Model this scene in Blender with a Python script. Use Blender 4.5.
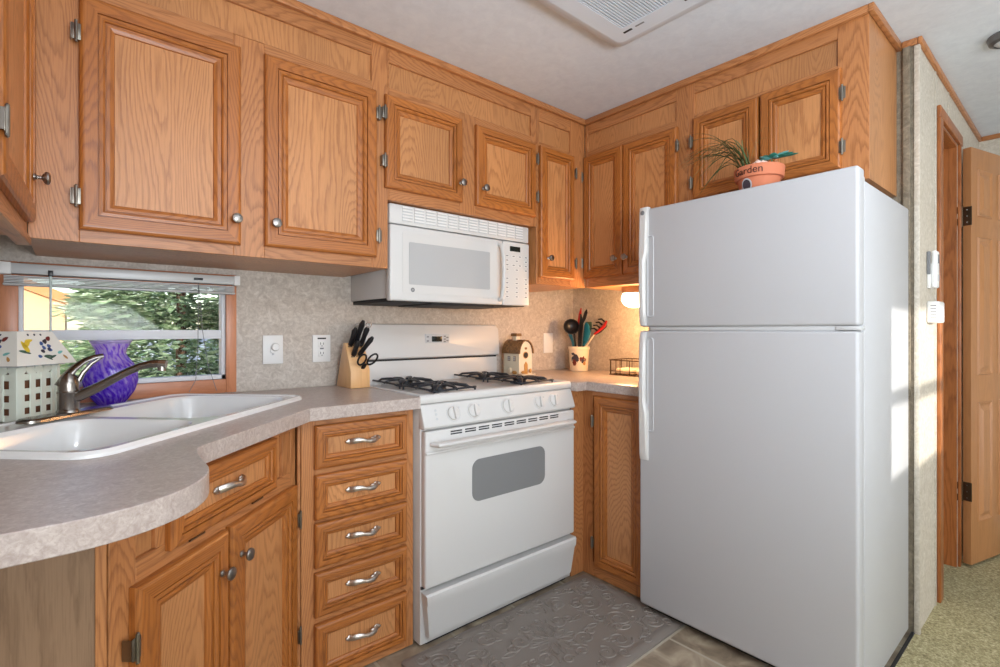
import bpy, bmesh, math, random
from mathutils import Vector, Matrix, Euler
PI = math.pi
C = bpy.context.scene.collection
SC = bpy.context.scene
for o in list(bpy.data.objects): bpy.data.objects.remove(o)
random.seed(7)

# ------------------------------------------------------------------ camera, sky, sun, big lights, exposure
cam_d = bpy.data.cameras.new('camera'); cam = bpy.data.objects.new('camera', cam_d); C.objects.link(cam)
cam_d.sensor_width = 36; cam_d.lens = 505*36/1000; cam_d.clip_start = .03
cam_d.shift_y = -.0035
YAW = math.atan2(595, 505)                      # angle between view direction and world +X
cam.location = (0, 0, 1.15); cam.rotation_euler = (PI/2, 0, PI/2-YAW-PI/2 + (PI/2-(PI/2)) )
cam.rotation_euler = (PI/2, 0, YAW-PI/2)
SC.camera = cam
SC.view_settings.view_transform = 'Standard'; SC.view_settings.look = 'None'
SC.view_settings.gamma = 1; SC.view_settings.use_curve_mapping = False
SC.view_settings.exposure = 0.0

w = bpy.data.worlds.new('sky'); SC.world = w; w.use_nodes = True
nt = w.node_tree; bg = nt.nodes['Background']
sky = nt.nodes.new('ShaderNodeTexSky'); sky.sky_type = 'NISHITA'; sky.sun_disc = False
sky.sun_elevation = math.radians(28); sky.sun_rotation = math.radians(200)
nt.links.new(sky.outputs[0], bg.inputs[0]); bg.inputs[1].default_value = 0.30

sd = bpy.data.lights.new('sun', 'SUN'); sun = bpy.data.objects.new('sun', sd); C.objects.link(sun)
sd.energy = 5.0; sd.angle = math.radians(.6); sd.color = (1, .95, .87)
SUN_DIR = Vector((.35, 1, -.2))
sun.rotation_euler = SUN_DIR.to_track_quat('-Z', 'Y').to_euler()

def area(name, loc, target, sx, sy, power, col=(1, 1, 1)):
    d = bpy.data.lights.new(name, 'AREA'); d.shape = 'RECTANGLE'; d.size = sx; d.size_y = sy; d.energy = power; d.color = col
    o = bpy.data.objects.new(name, d); C.objects.link(o); o.location = loc
    o.rotation_euler = (Vector(target)-Vector(loc)).to_track_quat('-Z', 'Y').to_euler()
    return o
area('front_fill', (.9, -2.35, 1.35), (1.0, 2, 1.2), 3.0, 1.5, 30, (.88, .94, 1))  # added front fill, far wider than the window behind the camera
area('overhead_fill', (.9, -.5, 2.2), (.9, -.45, 0), 1.8, 1.2, 13, (.92, .96, 1))  # unseen overhead fill with no ceiling fixture behind it
area('left_fill', (-.42, -1.2, 1.25), (2, .3, 1.1), 1.8, 1.5, 28, (.90, .95, 1))  # added fill from the left; that wall has no window
area('upward_fill', (.25, -.9, 1.25), (.5, -.5, 2.25), .6, .6, 54, (.83, .91, 1))  # added uplight behind the camera to brighten the ceiling
area('right_fill', (3.2, -1.9, .5), (2.8, -.2, 2.2), 1.4, .9, 13, (.95, .97, 1))  # extra low fill aimed up on the right, no real source there

# ------------------------------------------------------------------ materials
def srgb(r, g, b):
    f = lambda c: (c/255/12.92 if c/255 <= .04045 else ((c/255+.055)/1.055)**2.4)
    return (f(r), f(g), f(b), 1)
MATS = {}
def mat(name, col, rough=.5, metal=0, spec=.5, emit=None, es=0, bump=None, coat=0, trans=0, ior=1.45, alpha=1):
    m = bpy.data.materials.new(name); m.use_nodes = True; n = m.node_tree.nodes; l = m.node_tree.links
    b = n['Principled BSDF']; b.inputs['Base Color'].default_value = col
    b.inputs['Roughness'].default_value = rough; b.inputs['Metallic'].default_value = metal
    b.inputs['Specular IOR Level'].default_value = spec; b.inputs['Coat Weight'].default_value = coat
    b.inputs['Transmission Weight'].default_value = trans; b.inputs['IOR'].default_value = ior
    if emit: b.inputs['Emission Color'].default_value = emit; b.inputs['Emission Strength'].default_value = es
    tc = n.new('ShaderNodeTexCoord')
    nz = n.new('ShaderNodeTexNoise'); nz.inputs['Scale'].default_value = (bump or (3, .02))[0]; nz.inputs['Detail'].default_value = 3
    l.new(tc.outputs['Object'], nz.inputs['Vector'])
    if bump:
        bp = n.new('ShaderNodeBump'); bp.inputs['Strength'].default_value = bump[1]; bp.inputs['Distance'].default_value = bump[2] if len(bump) > 2 else .002
        l.new(nz.outputs[0], bp.inputs['Height']); l.new(bp.outputs[0], b.inputs['Normal'])
    else:
        mr = n.new('ShaderNodeMapRange'); mr.inputs['To Min'].default_value = max(0, rough-.006); mr.inputs['To Max'].default_value = min(1, rough+.006)
        l.new(nz.outputs[0], mr.inputs['Value']); l.new(mr.outputs[0], b.inputs['Roughness'])
    MATS[name] = m; return m

def ramp(n, stops):
    r = n.new('ShaderNodeValToRGB'); e = r.color_ramp.elements
    e[0].position, e[0].color = stops[0]; e[1].position, e[1].color = stops[-1]
    for p, c in stops[1:-1]:
        x = e.new(p); x.color = c
    return r

def wood(name, base, dark, axis='z', rings=26, rough=.38, contrast=.75, spread=1.0):
    """plain-sawn oak: contour lines of a stretched noise make the cathedrals, a fine stretched noise the pores"""
    m = bpy.data.materials.new(name); m.use_nodes = True; n = m.node_tree.nodes; l = m.node_tree.links
    b = n['Principled BSDF']
    tc = n.new('ShaderNodeTexCoord'); oi = n.new('ShaderNodeObjectInfo')
    add = n.new('ShaderNodeVectorMath'); add.operation = 'MULTIPLY_ADD'
    l.new(oi.outputs['Random'], add.inputs[0]); add.inputs[1].default_value = (7.3, 3.1, 5.7); l.new(tc.outputs['Object'], add.inputs[2])
    def mapped(across, along):
        mp = n.new('ShaderNodeMapping'); s = [across]*3; s['xyz'.index(axis)] = along
        mp.inputs['Scale'].default_value = s; l.new(add.outputs[0], mp.inputs['Vector']); return mp
    m1 = mapped(5.5*spread, .95*spread); n1 = n.new('ShaderNodeTexNoise'); n1.inputs['Scale'].default_value = 1; n1.inputs['Detail'].default_value = 1.2; n1.inputs['Roughness'].default_value = .35
    l.new(m1.outputs[0], n1.inputs['Vector'])
    mul = n.new('ShaderNodeMath'); mul.operation = 'MULTIPLY'; mul.inputs[1].default_value = rings; l.new(n1.outputs[0], mul.inputs[0])
    # jitter the rings a little
    m3 = mapped(85, 11); n3 = n.new('ShaderNodeTexNoise'); n3.inputs['Scale'].default_value = 1; n3.inputs['Detail'].default_value = 3
    l.new(m3.outputs[0], n3.inputs['Vector'])
    ma = n.new('ShaderNodeMath'); ma.operation = 'MULTIPLY_ADD'; ma.inputs[1].default_value = 1.25; l.new(n3.outputs[0], ma.inputs[0]); l.new(mul.outputs[0], ma.inputs[2])
    fr = n.new('ShaderNodeMath'); fr.operation = 'FRACT'; l.new(ma.outputs[0], fr.inputs[0])
    rr = ramp(n, [(0, (1, 1, 1, 1)), (.22, (.5, .5, .5, 1)), (.42, (0, 0, 0, 1)), (.85, (.05, .05, .05, 1)), (1, (.8, .8, .8, 1))]); l.new(fr.outputs[0], rr.inputs[0])
    m2 = mapped(420, 14); n2 = n.new('ShaderNodeTexNoise'); n2.inputs['Scale'].default_value = 1; n2.inputs['Detail'].default_value = 2
    l.new(m2.outputs[0], n2.inputs['Vector'])
    r2 = ramp(n, [(.45, (0, 0, 0, 1)), (.68, (1, 1, 1, 1))]); l.new(n2.outputs[0], r2.inputs[0])
    # pores sit mostly on the ring lines
    po = n.new('ShaderNodeMath'); po.operation = 'MULTIPLY_ADD'; l.new(r2.outputs[0], po.inputs[0]); po.inputs[1].default_value = .42; 
    mr = n.new('ShaderNodeMath'); mr.operation = 'MULTIPLY'; l.new(rr.outputs[0], mr.inputs[0]); mr.inputs[1].default_value = .8
    l.new(mr.outputs[0], po.inputs[2])
    cm = n.new('ShaderNodeMath'); cm.operation = 'MULTIPLY'; cm.use_clamp = True; l.new(po.outputs[0], cm.inputs[0]); cm.inputs[1].default_value = contrast
    mx = n.new('ShaderNodeMix'); mx.data_type = 'RGBA'; l.new(cm.outputs[0], mx.inputs[0]); mx.inputs[6].default_value = base; mx.inputs[7].default_value = dark
    # slow tone drift between boards
    m4 = mapped(3, .5); n4 = n.new('ShaderNodeTexNoise'); n4.inputs['Scale'].default_value = 1; l.new(m4.outputs[0], n4.inputs['Vector'])
    hv = n.new('ShaderNodeHueSaturation'); l.new(mx.outputs[2], hv.inputs['Color'])
    vr = n.new('ShaderNodeMapRange'); vr.inputs['To Min'].default_value = .86; vr.inputs['To Max'].default_value = 1.12; vr.inputs['From Min'].default_value = .3; vr.inputs['From Max'].default_value = .7
    l.new(n4.outputs[0], vr.inputs['Value']); l.new(vr.outputs[0], hv.inputs['Value'])
    l.new(hv.outputs[0], b.inputs['Base Color'])
    b.inputs['Roughness'].default_value = rough; b.inputs['Coat Weight'].default_value = .12; b.inputs['Coat Roughness'].default_value = .25
    bp = n.new('ShaderNodeBump'); bp.inputs['Strength'].default_value = .12; bp.inputs['Distance'].default_value = .001; bp.invert = True
    l.new(cm.outputs[0], bp.inputs['Height']); l.new(bp.outputs[0], b.inputs['Normal'])
    MATS[name] = m; return m

def mottled(name, cols, scale, rough=.5, detail=6, bump=0, scale2=None, col2=None, dist=.5, bscale=None):
    m = bpy.data.materials.new(name); m.use_nodes = True; n = m.node_tree.nodes; l = m.node_tree.links
    b = n['Principled BSDF']; b.inputs['Roughness'].default_value = rough
    tc = n.new('ShaderNodeTexCoord'); nz = n.new('ShaderNodeTexNoise'); nz.inputs['Scale'].default_value = scale; nz.inputs['Detail'].default_value = detail
    nz.inputs['Distortion'].default_value = dist; nz.inputs['Roughness'].default_value = .65
    l.new(tc.outputs['Object'], nz.inputs['Vector'])
    k = len(cols); r = ramp(n, [(.32+.36*i/(k-1), c) for i, c in enumerate(cols)]); l.new(nz.outputs[0], r.inputs[0])
    out = r.outputs[0]
    if scale2:
        z2 = n.new('ShaderNodeTexNoise'); z2.inputs['Scale'].default_value = scale2; z2.inputs['Detail'].default_value = 2; l.new(tc.outputs['Object'], z2.inputs['Vector'])
        r3 = ramp(n, [(.52, (0, 0, 0, 1)), (.66, (1, 1, 1, 1))]); l.new(z2.outputs[0], r3.inputs[0])
        mf = n.new('ShaderNodeMath'); mf.operation = 'MULTIPLY'; mf.inputs[1].default_value = .55; l.new(r3.outputs[0], mf.inputs[0])
        mx = n.new('ShaderNodeMix'); mx.data_type = 'RGBA'; l.new(mf.outputs[0], mx.inputs[0]); l.new(out, mx.inputs[6]); mx.inputs[7].default_value = col2
        out = mx.outputs[2]
    l.new(out, b.inputs['Base Color'])
    if bump:
        zb = n.new('ShaderNodeTexNoise'); zb.inputs['Scale'].default_value = bscale or scale; zb.inputs['Detail'].default_value = 3; l.new(tc.outputs['Object'], zb.inputs['Vector'])
        bp = n.new('ShaderNodeBump'); bp.inputs['Strength'].default_value = bump; bp.inputs['Distance'].default_value = .004
        l.new(zb.outputs[0], bp.inputs['Height']); l.new(bp.outputs[0], b.inputs['Normal'])
    MATS[name] = m; return m

FR = srgb(178, 108, 48); FRD = srgb(112, 58, 22)
PN = srgb(200, 140, 88); PND = srgb(144, 86, 46)
LP = srgb(190, 128, 78); LPD = srgb(132, 76, 38)
W_fz = wood('oak_frame_upright', FR, FRD, 'z', 50, contrast=.6)
W_fx = wood('oak_frame_lengthwise', FR, FRD, 'x', 50, contrast=.6)
W_pz = wood('oak_panel', PN, PND, 'z', 46, contrast=.62)
W_bz = wood('oak_stile', LP, LPD, 'z', 50, contrast=.65)
W_bx = wood('oak_rail', LP, LPD, 'x', 50, contrast=.65)
W_by = wood('oak_rail_deep', LP, LPD, 'y', 50, contrast=.65)
W_flat = wood('oak_veneer', srgb(192, 134, 84), srgb(142, 88, 48), 'z', 44, contrast=.55)
W_door = wood('birch_door', srgb(182, 128, 82), srgb(148, 98, 58), 'z', 14, contrast=.3)
W_jamb = wood('oak_jamb', srgb(172, 104, 54), srgb(122, 66, 30), 'z', 20)
W_block = wood('block_wood', srgb(224, 178, 124), srgb(196, 144, 92), 'z', 10, contrast=.35)
W_win = wood('window_wood', srgb(196, 130, 92), srgb(160, 96, 62), 'x', 16, contrast=.4)
W_winz = wood('window_wood_upright', srgb(196, 130, 92), srgb(160, 96, 62), 'z', 16, contrast=.4)
M_paper = mottled('wallpaper', [srgb(174, 163, 152), srgb(194, 184, 173), srgb(212, 204, 194)], 34, .6, 8, scale2=120, col2=srgb(172, 162, 150), dist=1.4)
M_paper2 = mottled('hall_wallpaper', [srgb(184, 175, 160), srgb(200, 192, 178), srgb(216, 209, 196)], 28, .6, 8, scale2=70, col2=srgb(186, 176, 158), dist=2.4)
M_paper_shade = mottled('shade_tinted_wallpaper', [srgb(104, 94, 78), srgb(126, 115, 98), srgb(148, 137, 118)], 30, .65, 7, dist=1.5)  # wallpaper darkened so its colour stands in for shade on the wall return
M_ceil = mottled('ceiling_board', [srgb(208, 214, 222), srgb(213, 219, 227), srgb(218, 224, 231)], 22, .8, 5, bump=.15, bscale=60)
M_count = mottled('laminate', [srgb(164, 148, 141), srgb(182, 168, 161), srgb(200, 189, 182)], 70, .3, 7, scale2=260, col2=srgb(166, 150, 140), dist=1.2)
M_white = mat('appliance_white', srgb(211, 210, 208), .28, spec=.5)
M_white2 = mat('appliance_white_pebbled', srgb(187, 188, 191), .42, bump=(420, .3, .0012))
M_wplast = mat('white_plastic', srgb(232, 232, 230), .4)
M_sink = mat('sink_white', srgb(236, 236, 234), .15, coat=.4)
M_grey = mat('oven_glass', srgb(128, 129, 130), .3)
M_mwglass = mat('microwave_screen', srgb(180, 181, 182), .35)
M_dark = mat('dark_gap', srgb(38, 38, 40), .6)
M_black = mat('black_plastic', srgb(24, 24, 27), .35)
M_iron = mat('grate_iron', srgb(44, 47, 54), .45)
M_chrome = mat('brushed_nickel', srgb(176, 172, 166), .24, metal=1)
M_faucet = mat('faucet_nickel', srgb(150, 144, 138), .25, metal=1)
M_pewter = mat('pewter', srgb(150, 145, 140), .32, metal=1, bump=(180, .3, .001))
M_bronze = mat('dark_bronze', srgb(92, 74, 58), .4, metal=.8)
M_brass = mat('hinge_steel', srgb(140, 134, 124), .35, metal=1)
M_print = mat('grey_print', srgb(120, 122, 126), .5)
M_lgrey = mat('light_grey_print', srgb(196, 198, 200), .5)
M_alum = mat('blind_metal', srgb(196, 198, 198), .4, metal=.15)
M_sash = mat('white_sash', srgb(222, 224, 226), .4)
M_red = mat('red_silicone', srgb(190, 30, 30), .4)
M_teal = mat('teal_silicone', srgb(30, 110, 132), .4)
M_green = mat('sage_plastic', srgb(72, 100, 84), .45)
M_teal2 = mat('pale_teal', srgb(120, 186, 180), .4)
M_cream = mat('cream_ceramic', srgb(238, 220, 190), .3)
M_maroon = mat('maroon_glaze', srgb(110, 40, 34), .4)
M_navy = mat('slate_glaze', srgb(62, 56, 66), .4)
M_bwall = mat('birdhouse_cream', srgb(226, 214, 190), .7, bump=(80, .2))
M_roof = mottled('tin_roof', [srgb(82, 58, 36), srgb(134, 96, 58), srgb(160, 120, 76)], 60, .6, 5)
M_tan = mat('tan_wood_bits', srgb(186, 138, 76), .6)
M_terra = mat('terracotta', srgb(204, 122, 88), .75, bump=(150, .15))
M_soil = mat('potting_soil', srgb(60, 46, 36), .95, bump=(200, .8))
M_ink = mat('dark_brown_lettering', srgb(74, 40, 28), .6)
M_pebble = mat('pink_shell', srgb(228, 200, 186), .5)
M_grass = mat('blade_green', srgb(74, 98, 62), .5)
M_grass2 = mat('blade_olive', srgb(110, 112, 66), .5)
M_succ = mat('blue_green_leaf', srgb(52, 120, 104), .4)
M_mat = mat('taupe_vinyl', srgb(128, 120, 113), .34, bump=(300, .1))
M_lattice = mat('pale_mint_paint', srgb(222, 228, 214), .5)
M_shade = mat('cream_shade', srgb(232, 228, 218), .6)
M_yel = mat('yellow_petal', srgb(228, 196, 60), .6)
M_blu = mat('blue_petal', srgb(70, 96, 150), .6)
M_brn = mat('amber_liner', srgb(110, 72, 50), .4)
M_bread = mat('white_napkin', srgb(240, 222, 196), .7)
M_glow = mat('lamp_glass', (1, .9, .72, 1), .3, emit=(1, .80, .52, 1), es=7)
M_lightbase = mat('lamp_base', srgb(178, 150, 120), .4)
M_ltgrey = mat('ceiling_light_rim', srgb(112, 114, 116), .35, metal=.6)
M_led = mat('dark_display', srgb(22, 30, 28), .2)
M_tree = mottled('spruce_needles', [srgb(92, 124, 90), srgb(146, 170, 130), srgb(200, 212, 184)], 9, .7, 4)
M_bark = mat('bark', srgb(96, 74, 58), .9)
M_stucco = mat('tan_siding', srgb(224, 188, 146), .8)
M_hroof = mat('brown_roof', srgb(196, 140, 92), .8)
M_snow = mottled('pale_ground', [srgb(128, 132, 108), srgb(160, 164, 158), srgb(190, 194, 200)], 1.2, .9, 5)
M_truck = mat('pale_blue_paint', srgb(200, 214, 230), .3)
M_bath = mat('dim_room_paint', srgb(190, 182, 168), .8)

def vase_mat():
    m = bpy.data.materials.new('purple_glass'); m.use_nodes = True
    n = m.node_tree.nodes; l = m.node_tree.links
    for x in list(n): n.remove(x)
    out = n.new('ShaderNodeOutputMaterial')
    tc = n.new('ShaderNodeTexCoord'); sp = n.new('ShaderNodeSeparateXYZ'); l.new(tc.outputs['Object'], sp.inputs[0])
    at = n.new('ShaderNodeMath'); at.operation = 'ARCTAN2'; l.new(sp.outputs[1], at.inputs[0]); l.new(sp.outputs[0], at.inputs[1])
    cb = n.new('ShaderNodeCombineXYZ')
    a1 = n.new('ShaderNodeMath'); a1.operation = 'MULTIPLY_ADD'; l.new(sp.outputs[2], a1.inputs[0]); a1.inputs[1].default_value = 6; l.new(at.outputs[0], a1.inputs[2])
    l.new(a1.outputs[0], cb.inputs[0]); l.new(sp.outputs[2], cb.inputs[1])
    mp = n.new('ShaderNodeMapping'); mp.inputs['Scale'].default_value = (7, 45, 1); l.new(cb.outputs[0], mp.inputs[0])
    nz = n.new('ShaderNodeTexNoise'); nz.inputs['Scale'].default_value = 1; nz.inputs['Detail'].default_value = 3; l.new(mp.outputs[0], nz.inputs['Vector'])
    r = ramp(n, [(.36, srgb(122, 62, 232)), (.52, srgb(186, 138, 252)), (.66, srgb(244, 226, 255))]); zz = n.new('ShaderNodeMath'); zz.operation = 'MULTIPLY_ADD'; l.new(sp.outputs[2], zz.inputs[0]); zz.inputs[1].default_value = 1.3; l.new(nz.outputs[0], zz.inputs[2])
    zs_ = n.new('ShaderNodeMath'); zs_.operation = 'SUBTRACT'; l.new(zz.outputs[0], zs_.inputs[0]); zs_.inputs[1].default_value = .11; l.new(zs_.outputs[0], r.inputs[0])
    tr = n.new('ShaderNodeBsdfTransparent'); tl = n.new('ShaderNodeBsdfTranslucent'); df = n.new('ShaderNodeBsdfDiffuse'); gl = n.new('ShaderNodeBsdfGlossy'); gl.inputs['Roughness'].default_value = .06
    for x in (tr, tl, df): l.new(r.outputs[0], x.inputs['Color'])
    def mx(f, a, b):
        k = n.new('ShaderNodeMixShader'); k.inputs[0].default_value = f; l.new(a, k.inputs[1]); l.new(b, k.inputs[2]); return k.outputs[0]
    l.new(mx(.07, mx(.45, mx(.5, tl.outputs[0], df.outputs[0]), tr.outputs[0]), gl.outputs[0]), out.inputs[0])
    return m
M_vase = vase_mat()
M_vrim = mat('clear_rim_glass', srgb(226, 214, 246), .05, trans=.6, ior=1.3)
def glass_mat():
    m = bpy.data.materials.new('window_glass'); m.use_nodes = True; n = m.node_tree.nodes; l = m.node_tree.links
    for x in list(n): n.remove(x)
    o = n.new('ShaderNodeOutputMaterial'); t = n.new('ShaderNodeBsdfTransparent'); g = n.new('ShaderNodeBsdfGlossy'); g.inputs['Roughness'].default_value = .02
    mx = n.new('ShaderNodeMixShader'); lw = n.new('ShaderNodeLayerWeight'); lw.inputs[0].default_value = .15
    mt = n.new('ShaderNodeMath'); mt.operation = 'MULTIPLY'; mt.inputs[1].default_value = .5
    l.new(lw.outputs['Fresnel'], mt.inputs[0]); l.new(mt.outputs[0], mx.inputs[0]); l.new(t.outputs[0], mx.inputs[1]); l.new(g.outputs[0], mx.inputs[2]); l.new(mx.outputs[0], o.inputs[0])
    return m
M_glass = glass_mat()

def tile_mat():
    m = bpy.data.materials.new('vinyl_tile'); m.use_nodes = True; n = m.node_tree.nodes; l = m.node_tree.links
    b = n['Principled BSDF']; b.inputs['Roughness'].default_value = .35
    tc = n.new('ShaderNodeTexCoord'); br = n.new('ShaderNodeTexBrick'); br.offset = 0; br.inputs['Scale'].default_value = 1
    br.inputs['Brick Width'].default_value = .3; br.inputs['Row Height'].default_value = .3; br.inputs['Mortar Size'].default_value = .006
    br.inputs['Mortar'].default_value = srgb(176, 166, 148); br.inputs['Mortar Smooth'].default_value = .3
    mp = n.new('ShaderNodeMapping'); mp.inputs['Location'].default_value = (.1, .17, 0); l.new(tc.outputs['Object'], mp.inputs[0]); l.new(mp.outputs[0], br.inputs['Vector'])
    nz = n.new('ShaderNodeTexNoise'); nz.inputs['Scale'].default_value = 9; nz.inputs['Detail'].default_value = 8; nz.inputs['Distortion'].default_value = 1.2; l.new(tc.outputs['Object'], nz.inputs['Vector'])
    r = ramp(n, [(.3, srgb(112, 98, 82)), (.5, srgb(154, 138, 118)), (.7, srgb(186, 172, 148))]); l.new(nz.outputs[0], r.inputs[0])
    l.new(r.outputs[0], br.inputs['Color1']); l.new(r.outputs[0], br.inputs['Color2']); l.new(br.outputs[0], b.inputs['Base Color'])
    return m
M_tile = tile_mat()
M_carpet = mottled('carpet_loop', [srgb(118, 108, 76), srgb(170, 159, 118), srgb(212, 203, 164)], 110, .95, 6, bump=1.0, bscale=260)

# ------------------------------------------------------------------ mesh helpers
class MB:
    def __init__(s): s.bm = bmesh.new(); s.mats = []
    def mi(s, m):
        if m not in s.mats: s.mats.append(m)
        return s.mats.index(m)
    def take(s, b2, m, M=None):
        if M is not None: bmesh.ops.transform(b2, matrix=M, verts=b2.verts)
        i = s.mi(m)
        for f in b2.faces: f.material_index = i
        me = bpy.data.meshes.new('t'); b2.to_mesh(me); b2.free(); s.bm.from_mesh(me); bpy.data.meshes.remove(me)
    def box(s, a, b, m, bev=0, seg=2, M=None):
        t = bmesh.new(); bmesh.ops.create_cube(t, size=1)
        c = [(a[i]+b[i])/2 for i in range(3)]; d = [abs(b[i]-a[i]) for i in range(3)]
        for v in t.verts: v.co = Vector((c[0]+v.co.x*d[0], c[1]+v.co.y*d[1], c[2]+v.co.z*d[2]))
        if bev: bmesh.ops.bevel(t, geom=t.edges[:], offset=min(bev, min(d)*.49), segments=seg, affect='EDGES', profile=.5)
        s.take(t, m, M); return s
    def poly(s, pts, m):
        vs = [s.bm.verts.new(p) for p in pts]
        f = s.bm.faces.new(vs); f.material_index = s.mi(m); return s
    def tube(s, path, r, m, n=10, caps=True):
        P = [Vector(p) for p in path]; R_ = r if isinstance(r, (list, tuple)) else [r]*len(P)
        t = bmesh.new(); rings = []; up = None
        for i, p in enumerate(P):
            d = (P[min(i+1, len(P)-1)]-P[max(i-1, 0)]).normalized()
            if up is None:
                up = Vector((0, 0, 1)) if abs(d.z) < .9 else Vector((1, 0, 0))
            a = d.cross(up).normalized(); bb = a.cross(d).normalized(); up = bb
            rr = R_[i]; rx, ry = rr if isinstance(rr, tuple) else (rr, rr)
            rings.append([t.verts.new(p+a*math.cos(2*PI*k/n)*rx+bb*math.sin(2*PI*k/n)*ry) for k in range(n)])
        for i in range(len(rings)-1):
            for k in range(n):
                t.faces.new([rings[i][k], rings[i][(k+1) % n], rings[i+1][(k+1) % n], rings[i+1][k]])
        if caps: t.faces.new(rings[0][::-1]); t.faces.new(rings[-1])
        bmesh.ops.recalc_face_normals(t, faces=t.faces)
        s.take(t, m); return s
    def lathe(s, prof, m, loc=(0, 0, 0), n=32, M=None, axis=None):
        t = bmesh.new(); rings = []
        for r, z in prof:
            rings.append([t.verts.new((r*math.cos(2*PI*k/n), r*math.sin(2*PI*k/n), z)) for k in range(n)] if r > 1e-6 else [t.verts.new((0, 0, z))])
        for A, B in zip(rings, rings[1:]):
            for k in range(n):
                q = [A[k % len(A)], A[(k+1) % len(A)], B[(k+1) % len(B)], B[k % len(B)]]; q2 = []
                for v in q:
                    if v not in q2: q2.append(v)
                if len(q2) > 2: t.faces.new(q2)
        bmesh.ops.recalc_face_normals(t, faces=t.faces)
        X = Matrix.Translation(loc)
        if axis is not None: X = X @ Vector(axis).to_track_quat('Z', 'Y').to_matrix().to_4x4()
        if M is not None: X = M @ X
        s.take(t, m, X); return s
    def ball(s, c, r, m, sub=2):
        t = bmesh.new(); bmesh.ops.create_icosphere(t, subdivisions=sub, radius=1)
        rr = r if isinstance(r, (tuple, list)) else (r, r, r)
        s.take(t, m, Matrix.Translation(c) @ Matrix.Diagonal((*rr, 1))); return s
    def prism(s, pts, a0, a1, m, axis='z', bev=0, holes=()):
        """polygon extruded along an axis; pts are the two other coords in order"""
        def P(u, v, h): return {'z': (u, v, h), 'x': (h, u, v), 'y': (u, h, v)}[axis]
        t = bmesh.new()
        for h in (a0, a1):
            es = []
            for loop in [pts]+list(holes):
                vs = [t.verts.new(P(u, v, h)) for u, v in loop]
                es += [t.edges.new((vs[i], vs[(i+1) % len(vs)])) for i in range(len(vs))]
            if holes: bmesh.ops.triangle_fill(t, edges=es, use_beauty=True, use_dissolve=False)
            else: t.faces.new([e.verts[0] for e in es] if False else vs)
        t.verts.ensure_lookup_table(); off = 0; N = sum(len(q) for q in [pts]+list(holes))
        for loop in [pts]+list(holes):
            k = len(loop)
            for i in range(k):
                a, b = off+i, off+(i+1) % k
                t.faces.new([t.verts[a], t.verts[b], t.verts[b+N], t.verts[a+N]])
            off += k
        bmesh.ops.recalc_face_normals(t, faces=t.faces)
        if bev: 
            ed = [e for e in t.edges if len(e.link_faces) == 2 and e.calc_face_angle() > .7]
            bmesh.ops.bevel(t, geom=ed, offset=bev, segments=2, affect='EDGES', profile=.5)
        s.take(t, m); return s
    def rings(s, loops, m, cap0=False, cap1=False):
        """skin between closed loops of equal length"""
        t = bmesh.new(); L = [[t.verts.new(p) for p in lp] for lp in loops]
        for A, B in zip(L, L[1:]):
            for i in range(len(A)):
                t.faces.new([A[i], A[(i+1) % len(A)], B[(i+1) % len(A)], B[i]])
        if cap0: t.faces.new(L[0][::-1])
        if cap1: t.faces.new(L[-1])
        bmesh.ops.recalc_face_normals(t, faces=t.faces)
        s.take(t, m); return s
    def build(s, name, parent=None, loc=None, rotz=None, smooth=True):
        me = bpy.data.meshes.new(name)
        if smooth:
            for f in s.bm.faces: f.smooth = True
            for e in s.bm.edges:
                if len(e.link_faces) == 2 and e.calc_face_angle(0) > .55: e.smooth = False
        s.bm.to_mesh(me); s.bm.free()
        for m in s.mats: me.materials.append(m)
        o = bpy.data.objects.new(name, me); C.objects.link(o)
        if parent: o.parent = parent
        if loc: o.location = loc
        if rotz is not None: o.rotation_euler = (0, 0, rotz)
        return o

def thing(name, label, cat, loc=(0, 0, 0), rotz=0, group=None):
    o = bpy.data.objects.new(name, None); C.objects.link(o); o.empty_display_size = .05
    o.location = loc; o.rotation_euler = (0, 0, rotz); return tag(o, label, cat, group)
def tag(o, label, cat, group=None):
    o['label'] = label; o['category'] = cat
    if group: o['group'] = group
    return o
def struct(o): o['kind'] = 'structure'; return o
def rrect(x0, y0, x1, y1, r, n=6):
    r = r if isinstance(r, (list, tuple)) else [r]*4
    pts = []
    for (cx, cy, a0, q) in ((x1-r[0], y1-r[0], 0, r[0]), (x0+r[1], y1-r[1], 90, r[1]), (x0+r[2], y0+r[2], 180, r[2]), (x1-r[3], y0+r[3], 270, r[3])):
        for k in range(n+1):
            a = math.radians(a0+90*k/n); pts.append((cx+q*math.cos(a), cy+q*math.sin(a)))
    return pts
def text_on(mb, body, size, m, M, depth=.0006):
    cu = bpy.data.curves.new('t', 'FONT'); cu.body = body; cu.size = size; cu.align_x = 'CENTER'; cu.align_y = 'CENTER'; cu.extrude = depth
    ob = bpy.data.objects.new('t', cu); C.objects.link(ob)
    dg = bpy.context.evaluated_depsgraph_get(); me = bpy.data.meshes.new_from_object(ob.evaluated_get(dg))
    t = bmesh.new(); t.from_mesh(me); bpy.data.objects.remove(ob); bpy.data.curves.remove(cu); bpy.data.meshes.remove(me)
    if callable(M):
        for v in t.verts: v.co = M(v.co)
        mb.take(t, m)
    else: mb.take(t, m, M)
FRONT = Matrix.Rotation(PI/2, 4, 'X')       # text lying in xy -> standing, facing -y

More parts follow.
